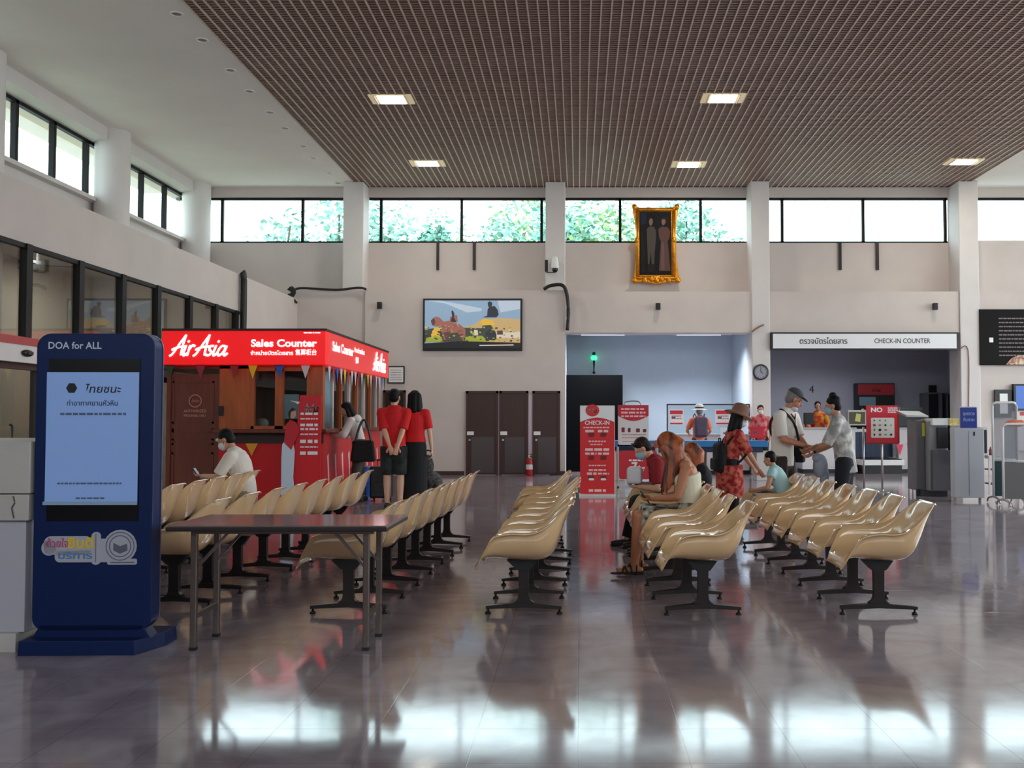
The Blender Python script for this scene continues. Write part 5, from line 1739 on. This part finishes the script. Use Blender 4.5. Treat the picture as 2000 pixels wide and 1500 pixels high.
def person(label, loc, yaw, H=1.68, sit=False, seat=.42, lean=0, bend=0, head=(0, 0), hands=None, feet=None, top=None, bottom=None,
           hair=('short', HAIRB), mask=None, skin=SKIN, shoes=(40, 38, 40), fem=False, curl=.5, palms=None, group='travellers', elbows=None, pelvis=None, knees=None, turn=0, voxel=.011):
    """forward is local +y. head = (pitch down, turn left) in degrees. hands/feet = local targets for (left, right)."""
    K = H / 1.7
    P = thing('person', label, 'person', loc, yaw, group)
    side = V((1, 0, 0))
    pel = V(pelvis) if pelvis else (V((0, 0, seat + .11 * K)) if sit else V((0, 0, .93 * K)))
    u = V((0, math.sin(R(lean)), math.cos(R(lean))))
    u2 = V((0, math.sin(R(lean + bend)), math.cos(R(lean + bend))))
    waist = pel + u * .16 * K
    chest = waist + (u + u2).normalized() * .20 * K
    neck = chest + u2 * .155 * K
    fw2 = V((0, u2.z, -u2.y))
    sx = Matrix.Rotation(R(turn), 3, 'Z') @ side
    sw = (.165 if fem else .185) * K
    sh = [chest + u2 * .105 * K - sx * sw, chest + u2 * .105 * K + sx * sw]
    hp, ht = head
    Hm = Matrix.Rotation(R(ht), 3, 'Z') @ Matrix.Rotation(R(-hp), 3, 'X')
    nk = (u2 * .6 + V((0, math.sin(R(hp)) * .6, .6))).normalized()
    hc = neck + nk * .085 * K + Hm @ V((0, .02, .085)) * K
    hip = [pel + V((-.09 * K, 0, -.03 * K)), pel + V((.09 * K, 0, -.03 * K))]
    if feet is None:
        feet = [(-.10, .44 if sit else .02, .08), (.10, .44 if sit else -.04, .08)]
    kn, an = [], []
    for i in range(2):
        kp = V(knees[i]) if knees else V(((-.15, .15)[i], 1, .35 if sit else .0))
        L1 = .44 * K if sit else min(.44 * K, (V(feet[i]) - hip[i]).length * .5025)
        a, b = ik(hip[i], V(feet[i]), L1, L1, kp)
        kn.append(a)
        an.append(b)
    if hands is None:
        hands = [(-.25 * K, .06, .80 * K), (.25 * K, .06, .80 * K)]
    el, wr = [], []
    for i in range(2):
        ep = V(elbows[i]) if elbows else V(((-.6, .6)[i], -.6, -.5))
        a, b = ik(sh[i], V(hands[i]), .285 * K, .25 * K, ep)
        el.append(a)
        wr.append(b)
    # --- the body: one continuous surface
    b = MB()
    tw = .9 if fem else 1.0
    b.cone(pel - u * .05 * K, .155 * K, waist, (.125 if fem else .14) * K, 16, side=side, k=.70, rounded=True)
    b.cone(waist, (.125 if fem else .14) * K, chest, .155 * K * tw, 16, side=sx, k=.70, rounded=True)
    b.cone(chest, .155 * K * tw, chest + u2 * .08 * K, .13 * K * tw, 16, side=sx, k=.62, rounded=True)
    b.cone(sh[0], .055 * K, sh[1], .055 * K, 12, rounded=True)
    b.cone(chest + u2 * .10 * K, .085 * K, neck + u2 * .0, .056 * K, 14, side=sx, k=.9, rounded=True)
    b.cone(neck - u2 * .02, .052 * K, hc - Hm @ V((0, .025, .05)) * K, .048 * K, 12, rounded=True)
    if fem:
        for s in (-1, 1): b.ell(chest + sx * s * .07 * K + fw2 * .085 * K + u2 * -.01, (.06 * K, .05 * K, .06 * K))
    for i in range(2):
        b.cone(hip[i], .088 * K, kn[i], .056 * K, 14, rounded=True)
        b.cone(kn[i], .056 * K, kn[i] + (an[i] - kn[i]) * .3, .057 * K, 12, rounded=True)
        b.cone(kn[i] + (an[i] - kn[i]) * .3, .057 * K, an[i], .037 * K, 12, rounded=True)
        fd = V((an[i].x - hip[i].x, .0, 0)) * .6 + V((0, 1, 0))
        fd.normalize()
        b.cone(an[i] + V((0, 0, -.035)) - fd * .05, .034 * K, an[i] + V((0, 0, -.045)) + fd * .13 * K, .032 * K, 12, side=(1, 0, 0), k=.75, rounded=True)
        b.cone(sh[i], .052 * K * tw, el[i], .039 * K * tw, 12, rounded=True)
        b.cone(el[i], .040 * K * tw, el[i] + (wr[i] - el[i]) * .3, .041 * K * tw, 12, rounded=True)
        b.cone(el[i] + (wr[i] - el[i]) * .3, .041 * K * tw, wr[i], .027 * K * tw, 12, rounded=True)
    hd = lambda p: hc + Hm @ (V(p) * K)
    b.ell(hd((0, -.012, .035)), (.074 * K, .094 * K, .088 * K), Hm)
    b.ell(hd((0, .028, -.045)), (.056 * K, .066 * K, .066 * K), Hm)
    b.ell(hd((0, .07, -.088)), (.024 * K, .02 * K, .018 * K), Hm)
    b.cone(hd((0, .086, .012)), .010 * K, hd((0, .106, -.026)), .015 * K, 8, rounded=True)
    b.cone(hd((-.045, .074, .03)), .012 * K, hd((.045, .074, .03)), .012 * K, 8, rounded=True)
    b.ell(hd((0, .088, -.058)), (.024 * K, .012 * K, .010 * K), Hm)
    for s in (-1, 1): b.ell(hd((s * .076, -.008, -.008)), (.010 * K, .020 * K, .032 * K), Hm)
    hx = MB()
    for i in range(2):
        dr = (wr[i] - el[i]).normalized()
        pm = V(palms[i]) if palms else V(((1, -1)[i], .3, 0))
        hand(hx, wr[i] + dr * .01, dr, pm, (1, -1)[i], K * (.92 if fem else 1), curl)
    remesh(b, voxel * .8, 4, hx).build('body', skin, P, smooth=True, world=False)
    if mask is None:
        mb = MB()
        for s in (-1, 1):
            mb.use(0).ell(hd((s * .031, .077, .008)), (.012 * K, .008 * K, .009 * K), Hm, 10, 6)
            mb.use(1).ell(hd((s * .031, .083, .008)), (.006 * K, .005 * K, .006 * K), Hm, 8, 6)
        mb.build('eyes', [EYEW, EYED], P, world=False)
    else:
        mb = MB().ell(hd((0, .052, -.045)), (.058 * K, .064 * K, .056 * K), Hm)
        mo = mb.build('face_mask', mask, P, smooth=True, world=False)
        mb = MB()
        for s in (-1, 1):
            mb.tube([hd((s * .056, .05, -.02)), hd((s * .082, -.012, .005))], .003, 6)
            mb.tube([hd((s * .054, .04, -.07)), hd((s * .082, -.012, -.02))], .003, 6)
        mb.build('ear_loops', mask, mo, world=False)
    # --- hair
    kind, hm = hair
    if kind:
        h = MB()
        h.ell(hd((0, -.022, .052)), (.083 * K, .096 * K, .084 * K), Hm)
        h.ell(hd((0, -.048, .005)), (.078 * K, .066 * K, .085 * K), Hm)
        if kind == 'bob':
            for s in (-1, 1):
                h.cone(hd((s * .07, -.01, .05)), .030 * K, hd((s * .085, -.005, -.12)), .034 * K, 10, rounded=True)
                h.cone(hd((s * .05, -.06, .05)), .05 * K, hd((s * .06, -.07, -.16)), .046 * K, 10, rounded=True)
            h.cone(hd((0, -.07, .05)), .06 * K, hd((0, -.085, -.17)), .05 * K, 10, rounded=True)
        if kind == 'long':
            rg = random.Random(5)
            for k in range(26):
                a = R(-115 + 230 * k / 25) + R(-90)
                p0 = hd((.068 * math.cos(a), -.018 + .08 * math.sin(a), .06))
                p1 = hd((.088 * math.cos(a), -.02 + .095 * math.sin(a), -.06))
                p2 = p1 + V((rg.uniform(-.02, .02), rg.uniform(-.02, .02), -.20 - rg.uniform(0, .1)))
                h.cone(p0, .022, p1, .022, 8, rounded=True, rings=2)
                h.cone(p1, .022, p2, .010, 8, rounded=True, rings=2)
        if kind == 'bun':
            h.ell(hd((0, -.03, .135)), (.05 * K, .05 * K, .04 * K))
        ho = remesh(h, .009, 2).build('hair', hm, P, smooth=True, world=False)
    # --- clothes
    if top:
        tm, sl = top[0], top[1]
        hem = top[2] if len(top) > 2 else .10
        neckline = top[3] if len(top) > 3 else 1
        c = MB()
        e = .020 * K
        c.cone(pel - u * (hem - .04) * K, .155 * K + e, waist, (.128 if fem else .145) * K + e, 18, side=side, k=.76, rounded=False)
        c.cone(waist - u * .02, (.128 if fem else .145) * K + e, chest, .155 * K * tw + e, 18, side=sx, k=.76, rounded=bool(neckline))
        if neckline:
            c.cone(chest, .155 * K * tw + e, chest + u2 * .085 * K, .13 * K * tw + e, 18, side=sx, k=.70, rounded=True)
            c.cone(sh[0], .058 * K + e * .8, sh[1], .058 * K + e * .8, 12, rounded=True)
            c.cone(chest + u2 * .10 * K, .09 * K + e, neck - u2 * .015 * K, .062 * K + e * .6, 14, side=sx, k=.9, rounded=False)
            for i in range(2):
                s1 = min(sl, 1)
                c.cone(sh[i], .055 * K * tw + e, sh[i] + (el[i] - sh[i]) * s1, .046 * K * tw + e * 1.25, 12, rounded=False)
                if sl > 1: c.cone(el[i], .046 * K * tw + e, el[i] + (wr[i] - el[i]) * (sl - 1), .034 * K * tw + e, 12, rounded=True)
        else:
            c.cone(chest - u2 * .03, .155 * K * tw + e, chest + u2 * .01 * K, .155 * K * tw + e, 18, side=sx, k=.74, rounded=False)
        if fem:
            for s in (-1, 1): c.ell(chest + sx * s * .07 * K + fw2 * .09 * K - u2 * .01, (.07 * K, .062 * K, .07 * K))
        remesh(c, .011, 2).build('top', tm, P, smooth=True, world=False)
    if bottom:
        bk, bm = bottom
        c = MB()
        e = .018 * K
        c.cone(pel - u * .07 * K, .158 * K + e, pel + u * .10 * K, .142 * K + e, 18, side=side, k=.74, rounded=True)
        if bk in ('pants', 'shorts', 'long_shorts'):
            for i in range(2):
                if bk == 'pants':
                    c.cone(hip[i], .094 * K + e, kn[i], .062 * K + e, 14, rounded=True)
                    c.cone(kn[i], .062 * K + e, an[i] + (kn[i] - an[i]) * .04, .05 * K + e, 14, rounded=False)
                else:
                    f1 = .8 if bk == 'shorts' else .98
                    c.cone(hip[i], .094 * K + e, hip[i] + (kn[i] - hip[i]) * f1, .075 * K + e * 1.4, 14, rounded=False)
        elif bk == 'skirt':
            c.cone(pel, .16 * K + e, V((0, .0, .10 * K)), .20 * K, 20, side=side, k=.8, rounded=False)
        elif bk == 'dress':
            c.cone(pel, .165 * K + e, V((0, .01, .50 * K)), .21 * K, 20, side=side, k=.8, rounded=False)
        remesh(c, .011, 2).build('skirt' if bk in ('skirt', 'dress') else 'trousers' if bk == 'pants' else 'shorts', bm, P, smooth=True, world=False)
    # --- shoes
    if shoes:
        sm = mat('shoe_%d_%d_%d' % shoes, shoes, .5)
        for i in range(2):
            fd = (V((an[i].x - hip[i].x, 0, 0)) * .6 + V((0, 1, 0))).normalized()
            sdv = V((fd.y, -fd.x, 0))
            c = MB()
            g0 = an[i].z - .08 * K
            c.cone(an[i] + V((0, 0, -.03)) - fd * .045, .045 * K, an[i] + V((0, 0, -.048)) + fd * .15 * K, .04 * K, 14, side=sdv, k=.85, rounded=True)
            c.cone(an[i] + V((0, 0, -.062)) - fd * .055, .042 * K, an[i] + V((0, 0, -.066)) + fd * .16 * K, .042 * K, 14, side=sdv, k=.35, rounded=True)
            c.build('shoe', sm, P, smooth=True, world=False)
    D = dict(root=P, hd=hd, Hm=Hm, hc=hc, wr=wr, el=el, sh=sh, kn=kn, an=an, pel=pel, chest=chest, neck=neck, waist=waist, u=u, u2=u2, fw=fw2, K=K, sx=sx)
    D['W'] = wmat(P)
    return D


def hat(D, m, brim=.19, crown=.105, h=.12, tilt=0, band=None):
    M = D['Hm'] @ Matrix.Rotation(R(tilt), 3, 'X')
    K = D['K']
    pr = catmull([(brim, 0, -.035), (brim * .8, 0, -.01), (crown * 1.05, 0, .005), (crown, 0, .05), (crown * .86, 0, h * .9), (crown * .4, 0, h * 1.12), (.001, 0, h * 1.14)], 4)
    mb = MB().lathe([(p.x * K, p.z * K) for p in pr], D['hd']((0, -.015, .075)), n=28, M=M)
    o = mb.build('hat', m, D['root'], smooth=True, world=False)
    if band:
        MB().lathe([(crown * 1.06 * K, .008 * K), (crown * 1.03 * K, .045 * K)], D['hd']((0, -.015, .075)), n=28, M=M).build('hat_band', band, o, smooth=True, world=False)
    return o


def phone(D, i, label, m=None):
    p = D['W'] @ (D['wr'][i] + (D['wr'][i] - D['el'][i]).normalized() * .10 + V((0, .0, .02)))
    q = D['W'].to_3x3()
    t = thing('mobile_phone', label, 'phone', p, D['root'].rotation_euler.z)
    M = Matrix.Rotation(R(-35), 4, 'X')
    MB().box((-.037, -.005, -.075), (.037, .005, .075), M).build('case', m or M_BLACK, t, world=False, bevel=.004)
    MB().box((-.033, -.007, -.07), (.033, -.005, .07), M).build('screen', mat('phone_screen', (120, 136, 160), .2, emit=.2), t, world=False)
    return t


# 1 seated man in white shirt before the booth door (faces left)
D = person('seated man in white T-shirt and mask looking at a phone by the booth door', (-3.98, 11.45, 0), R(90), 1.66, sit=True, lean=6, bend=20, head=(30, 0), pelvis=(0, -.16, .53),
           hands=[(-.08, .30, .74), (.08, .28, .72)], top=(fabric('white', (222, 214, 204)), .85), bottom=('pants', fabric('beige', (150, 134, 112))), mask=MASK, palms=[(.3, 0, 1), (-.3, 0, 1)])
phone(D, 0, 'phone held low by the seated man in the white T-shirt')
MB().ell(D['hd']((0, .083, .05)), (.045, .02, .02), D['Hm']).build('cap_brim', MASK, D['root'], world=False)

# 2 person at the booth counter with a black tote
p = at(704, 800, 16.9)
D = person('person in a pale hooded top writing at the side of the red sales booth', (p.x, 16.9, 0), R(96), 1.68, lean=14, bend=8, head=(22, 10), hands=[(-.16, .46, 1.16), (.12, .44, 1.18)],
           top=(fabric('hoodie', (212, 204, 198)), 1.85, .14), bottom=('pants', fabric('brown_pants', (66, 58, 54))), fem=True, hair=('bob', HAIRB))
MB().cone(D['neck'] + V((-.09, -.07, .0)), .04, D['neck'] + V((.09, -.07, .0)), .04, 12, rounded=True).ell(D['neck'] + V((0, -.1, -.02)), (.13, .08, .09)).build('hood', fabric('hoodie', (212, 204, 198)), D['root'], smooth=True, world=False)
c = D['W'] @ V((-.26, -.08, .95))
t = thing('tote_bag', 'large black shoulder bag hanging from the person at the booth counter', 'bag', (c.x, c.y, .68), R(96))
MB().add([(-.08, -.21, 0), (.08, -.21, 0), (.08, .21, 0), (-.08, .21, 0), (-.05, -.17, .36), (.05, -.17, .36), (.05, .17, .36), (-.05, .17, .36)],
         [(3, 2, 1, 0), (4, 5, 6, 7), (0, 1, 5, 4), (1, 2, 6, 5), (2, 3, 7, 6), (3, 0, 4, 7)]).build('body', fabric('tote', (16, 16, 18)), t, world=False, bevel=.04, seg=3)
for s in (-.05, .05):
    MB().tube(catmull([(s, -.13, .33), (s + .03, -.07, .58), (s + .06, 0, .70), (s + .03, .07, .58), (s, .13, .33)], 6), .016).build('strap', M_BLACK, t, world=False, smooth=True)

# 3, 4 couple in red seen from behind
p = at(770, 800, 15.6)
RED = fabric('red', (206, 22, 26))
D = person('man in red T-shirt and black shorts, hands behind his back, beside the dark-haired woman', (p.x, 15.6, 0), R(6), 1.82, hands=[(-.05, -.20, .98), (.06, -.22, .94)], elbows=[(-1, -.3, 0), (1, -.3, 0)],
           top=(RED, .95, .16), bottom=('long_shorts', fabric('black_shorts', (22, 24, 24), c2=(40, 46, 40), nscale=9)), head=(0, -14), skin=SKIN2, palms=[(0, -1, 0), (0, -1, 0)])
p = at(810, 800, 15.75)
D = person('woman with black bob in red blouse and long black skirt beside the man in red', (p.x, 15.75, 0), R(2), 1.80, hands=[(-.26, -.26, .98), (.28, .0, .86)], elbows=[(-1, -.6, 0), (1, -.5, 0)],
           top=(RED, .8, .0), bottom=('skirt', fabric('black', (14, 14, 16))), hair=('bob', HAIRB), fem=True, skin=SKIN2, palms=[(1, 0, 0), (-1, 0, 0)])
MB().tube([D['sh'][0] + V((.03, -.1, .05)), D['chest'] + V((-.12, -.145, 0)), D['waist'] + V((-.18, -.13, 0))], .012).build('strap', M_WINK, D['root'], world=False)

# 5 person in red bending over a white box (seated in the fifth row, far end)
D = person('seated person in dark red T-shirt bent over a white box, sunglasses on dark hair', (1.05, 10.85, 0), R(90), 1.62, sit=True, lean=20, bend=20, head=(38, 0),
           hands=[(-.12, .40, .66), (.10, .38, .68)], feet=[(-.1, .40, .08), (.1, .52, .08)], top=(fabric('dark_red', (142, 22, 32)), .85), bottom=('pants', fabric('black', (14, 14, 16))), mask=MASKB, hair=('short', HAIRBR),
           palms=[(.2, 0, 1), (-.2, 0, 1)], skin=SKIN2)
mb = MB()
for s in (-1, 1): mb.ell(D['hd']((s * .04, .06, .10)), (.032, .016, .026), D['Hm'])
mb.tube([D['hd']((-.08, .05, .10)), D['hd']((-.085, -.03, .05))], .004).tube([D['hd']((.08, .05, .10)), D['hd']((.085, -.03, .05))], .004)
mb.build('sunglasses', mat('lens_dark', (20, 18, 20), .1), D['root'], world=False, smooth=True)
c = D['W'] @ V((0, .44, .72))
t = thing('white_box', 'white rounded box held on the lap of the person in dark red', 'box', (c.x, c.y, c.z), R(84))
MB().box((-.14, -.08, -.03), (.14, .08, .15)).build('box', mat('box_white', (222, 222, 226), .5), t, world=False, bevel=.035, seg=3)
MB().box((-.07, -.083, .06), (.07, -.08, .075)).build('print_line', mat('print_grey2', (150, 150, 160), .6), t, world=False)

# 6 red-haired woman in a white strapless top
D = person('red-haired woman in white strapless top leaning forward in an armchair, wearing dark sandals', (.99, 8.90, 0), R(90), 1.70, sit=True, lean=-7, bend=24, head=(50, 0), pelvis=(0, .02, .52),
           hands=[(-.04, .32, .68), (.05, .28, .68)], feet=[(-.10, .50, .10), (.13, .44, .10)], elbows=[(-.5, -.4, -.4), (.5, -.4, -.4)], top=(fabric('ivory', (226, 220, 196), bump=.5), 0, .12, 0),
           bottom=('long_shorts', fabric('shorts_lace', (40, 36, 34), c2=(196, 190, 170), nscale=11)), fem=True, hair=('long', HAIRR), shoes=None, skin=mat('skin_warm', (188, 122, 88), .5, noise=.06, nscale=6), palms=[(.2, 0, 1), (-.2, 0, 1)])
D6 = D
rg = random.Random(9)
h = MB()
for s in (-1, 1):   # two curtains of hair falling forward past the face
    for k in range(16):
        a = k / 15
        p0 = D['hd']((s * .066, -.05 + .10 * a, .05))
        p1 = D['hd']((s * .085, -.03 + .11 * a, -.06))
        p2 = p1 + V((s * rg.uniform(-.01, .03), .03 + .03 * a + rg.uniform(-.01, .02), -.24 - rg.uniform(0, .10)))
        h.cone(p0, .020, p1, .021, 8, rounded=True, rings=2).cone(p1, .021, p2, .008, 8, rounded=True, rings=2)
remesh(h, .008, 1).build('hair_curtains', HAIRR, D['root'], smooth=True, world=False)
h = MB()
for k in range(12): h.ell(D['hd']((.0 + rg.uniform(-.06, .06), .06 + rg.uniform(-.02, .02), .10 + rg.uniform(-.02, .02))), .014)
h.build('hair_scrunchie', mat('scrunchie', (196, 110, 90), .7), D['root'], world=False, smooth=True)
for i in range(2):
    a = D['an'][i]
    c = MB().cone(a + V((0, -.06, -.066)), .046, a + V((0, .17, -.066)), .046, 14, side=(1, 0, 0), k=.25, rounded=True)
    for y0, y1, zz in ((.11, .08, -.022), (.06, .10, -.012), (.02, .05, .0), (-.02, -.02, .02)):
        c.tube(catmull([a + V((-.046, y0, -.06)), a + V((-.02, (y0 + y1) / 2, zz)), a + V((.02, (y0 + y1) / 2, zz)), a + V((.046, y1, -.06))], 4), .009)
    c.build('sandal', mat('sandal_dark', (26, 20, 18), .5), D['root'], smooth=True, world=False)
phone(D, 0, 'dark phone held in the hands of the red-haired woman')

# 7 second red-haired woman farther back
D = person('second red-haired woman in black, mostly hidden behind the woman in white', (1.10, 10.2, 0), R(90), 1.46, sit=True, seat=.40, lean=-12, bend=22, head=(34, 0), pelvis=(0, -.13, .48), hands=[(-.08, .26, .58), (.1, .26, .58)],
           top=(fabric('black', (14, 14, 16)), .9), bottom=('pants', fabric('black', (14, 14, 16))), hair=('long', HAIRR), fem=True, skin=SKIN2)

# 8 woman in brown hat and red floral shirt
p = at(1424, 900, 11.55)
FLO = fabric('floral', (150, 14, 24), c2=(206, 104, 84), nscale=17)
D = person('woman in a wide brown hat and long red floral shirt standing with a black backpack', (p.x, 11.55, 0), R(-78), 1.48, lean=6, bend=8, head=(14, 0), hands=[(-.10, .36, .78), (.14, .34, .76)],
           top=(FLO, .95, .34), bottom=('pants', fabric('black', (14, 14, 16))), fem=True, hair=('bob', HAIRB), palms=[(.5, 0, 1), (-.5, 0, 1)], mask=MASK)
c = MB()
c.cone(D['pel'] + V((0, 0, .05)), .19, D['pel'] + V((0, .01, -.32)), .20, 20, side=(1, 0, 0), k=.8)
remesh(c, .012, 2).build('shirt_tail', FLO, D['root'], smooth=True, world=False)
hat(D, mat('hat_brown', (136, 96, 78), .8, bump=.2, bscale=40), .205, .115, .12, tilt=-8)
def backpack(D, m, label, w0=.15, h0=.42, d0=.13, drop=-.30):
    c = D['W'] @ (D['chest'] + V((0, -.12 * D['K'] - d0 / 2, drop)))
    t = thing('backpack', label, 'backpack', c, D['root'].rotation_euler.z)
    MB().box((-w0, -d0 / 2, 0), (w0, d0 / 2, h0)).build('body', m, t, world=False, bevel=.055, seg=4)
    MB().box((-w0 * .75, -d0 / 2 - .035, .04), (w0 * .75, -d0 / 2 + .02, h0 * .5)).build('pocket', m, t, world=False, bevel=.025, seg=3)
    for s in (-1, 1):
        MB().tube(catmull([(s * .09, d0 / 2, h0 - .02), (s * .12, d0 / 2 + .10, h0 + .08), (s * .13, d0 / 2 + .26, h0 - .06), (s * .12, d0 / 2 + .1, .1), (s * .1, d0 / 2, .06)], 6), .014).build('strap', m, t, world=False, smooth=True)
    MB().tube(catmull([(-.03, 0, h0), (-.03, 0, h0 + .04), (.03, 0, h0 + .04), (.03, 0, h0)], 4), .008).build('grab_loop', m, t, world=False)
    return t


backpack(D, fabric('pack_black', (18, 18, 20)), 'black backpack worn by the woman in the brown hat', .13, .36, .11, -.36)

# 9 man in white polo with crossbody bag
p = at(1527, 800, 12.2)
PK = at(1560, 800, 12.2)
D = person('man in white polo and grey cap, mask under chin, black strap across chest', (p.x, 12.2, 0), R(-128), 1.74, lean=2, bend=12, head=(26, 36), hands=[(.02, .33, 1.06), (.10, .33, 1.08)], elbows=[(-.7, -.3, -1), (.7, -.3, -1)],
           top=(fabric('polo', (228, 220, 210)), .9, .17), bottom=('shorts', fabric('dark_shorts', (50, 34, 30))), hair=('short', HAIRG), palms=[(.4, -.2, 1), (-.4, -.2, 1)], skin=mat('skin_ruddy', (186, 124, 98), .5, noise=.06, nscale=6))
mb = MB().ell(D['hd']((0, -.015, .075)), (.088, .102, .072), D['Hm']).ell(D['hd']((0, .10, .062)), (.062, .062, .012), D['Hm'] @ Matrix.Rotation(R(-12), 3, 'X'))
mb.build('cap', mat('cap_grey', (66, 68, 72), .8), D['root'], smooth=True, world=False)
MB().ell(D['hd']((0, .045, -.095)), (.056, .05, .04), D['Hm']).build('chin_mask', MASK, D['root'], smooth=True, world=False)
mb = MB()
mb.tube([D['neck'] + V((-.06, .075, -.02)), D['neck'] + V((0, .10, -.08)), D['neck'] + V((.06, .075, -.02))], .012)
mb.tube([D['neck'] + V((0, .10, -.08)), D['chest'] + V((0, .15, -.03))], .008)
mb.build('collar', mat('collar_red', (120, 40, 44), .8), D['root'], smooth=True, world=False)
t = thing('crossbody_bag', 'black crossbody bag with strap over the man in the white polo', 'bag', D['root'].location, D['root'].rotation_euler.z)
a = D['sh'][1] + V((-.05, 0, .085))
b2 = D['pel'] + V((-.23, .06, .06))
MB().tube(catmull([a, D['chest'] + V((.08, .155, .04)), D['waist'] + V((-.06, .18, .04)), b2 + V((0, .04, .05)), b2 + V((-.02, -.04, .05)), D['waist'] + V((-.1, -.17, .04)), D['chest'] + V((.08, -.145, .04)), a], 6), .017).build('strap', M_BLACK, t, world=False, smooth=True)
MB().box(b2 + V((-.06, -.10, -.16)), b2 + V((.03, .12, .04))).build('bag', fabric('pack_black', (18, 18, 20)), t, world=False, bevel=.03, seg=3)
t = thing('paper_slip', 'small pale slip of paper held in the hands of the man in the polo', 'paper', D['W'] @ (D['wr'][0] + V((.06, .1, .0))), R(-128))
MB().box((-.05, -.07, -.002), (.05, .07, .002), Matrix.Rotation(R(25), 4, 'X')).build('sheet', mat('slip', (224, 210, 180), .6), t, world=False)

# 10 person in tie-dyed T-shirt
p = at(1650, 800, 11.9)
TIE = fabric('tie_dye', (206, 202, 194), c2=(150, 148, 148), nscale=12)
D = person('person in a grey tie-dyed T-shirt and mask facing the man in the polo', (p.x, 11.9, 0), R(68), 1.64, lean=6, bend=8, head=(12, 4), hands=[(-.06, .40, 1.02), (.10, .38, .98)], elbows=[(-.4, -.4, -1), (.4, -.4, -1)],
           top=(TIE, 1.0, .2), bottom=('pants', fabric('navy_black', (26, 27, 34))), mask=MASKB, hair=('bun', HAIRB), palms=[(.6, 0, 1), (-.4, 0, 1)])
MB().lathe([(.03, 0), (.032, .012), (.03, .024)], D['wr'][1] - (D['wr'][1] - D['el'][1]).normalized() * .02, n=14, M=(D['wr'][1] - D['el'][1]).to_track_quat('Z', 'Y').to_matrix()).build('wristwatch', M_BLACK, D['root'], world=False)
c = D['W'] @ V((.05, .30, .80))
t = thing('crumpled_jacket', 'pale blue jacket hanging over the arm of the person in tie-dye', 'jacket', c, R(68))
MB().ell((0, 0, .02), (.10, .09, .15)).ell((.02, -.04, -.1), (.06, .06, .12)).ell((-.04, .03, .12), (.08, .06, .06)).build('fabric', fabric('jacket_blue', (150, 156, 168), bump=.6), t, world=False, smooth=True)

# 11 child on the far armchair of the right row
D = person('small child in pale blue top and striped trousers sitting on the far right armchair', (2.20, 10.84, 0), R(62), 1.14, sit=True, seat=.44, pelvis=(0, -.06, .53), lean=20, bend=8, head=(14, 0), hands=[(-.16, .24, .62), (.17, .06, .52)], feet=[(-.1, .30, .26), (.1, .30, .26)],
           top=(fabric('mint', (168, 204, 206)), 0.35, .12), bottom=('pants', fabric('stripes', (60, 60, 66), c2=(196, 198, 204), nscale=9, stretch=(.3, .3, 6))), shoes=(212, 214, 220))

# 12 traveller at the bag drop, from behind
p = at(1366, 800, 24.2)
D = person('traveller in white sun hat and orange top at the bag drop counter, seen from behind', (p.x, 24.2, 0), R(4), 1.66, hands=[(-.22, .30, 1.05), (.24, .28, 1.0)], top=(fabric('orange', (206, 110, 60)), .8), bottom=('pants', fabric('brown_pants', (66, 58, 54))), hair=('short', HAIRG))
hat(D, mat('hat_white', (226, 226, 224), .8), .19, .105, .11, band=M_BLACK)
backpack(D, fabric('pack_purple', (84, 72, 92)), 'purple-grey backpack on the traveller in the white sun hat', .16, .48, .16)
# 13 - 15 staff behind the counters
p = at(1490, 800, 25.95)
p2 = at(1486, 800, 24.3)
D = person('staff member in red uniform and mask behind the red notice board, by the clock column', (p2.x, 24.35, 0), R(178), 1.70, top=(fabric('red_check', (176, 30, 44), c2=(196, 120, 120), nscale=9), .9), bottom=('pants', fabric('black', (14, 14, 16))), mask=MASK, hands=[(-.2, .2, .95), (.2, .2, .95)], group='airline staff')
p = at(1604, 800, 26.9)
D = person('staff member in red and orange jacket behind the left white check-in counter', (p.x, 27.3, 0), R(170), 1.84, top=(fabric('red_orange', (196, 34, 36), c2=(226, 150, 50), nscale=5), 1.8), bottom=('pants', fabric('black', (14, 14, 16))), hands=[(-.2, .3, 1.1), (.2, .3, 1.1)], group='airline staff')
p = at(1684, 800, 28.0)
D = person('staff member in black behind the grey display box on the counter', (p.x, 28.0, 0), R(180), 1.70, top=(fabric('black', (14, 14, 16)), 1.5), bottom=('pants', fabric('black', (14, 14, 16))), hands=[(-.2, .2, 1.0), (.2, .2, 1.0)], group='airline staff')
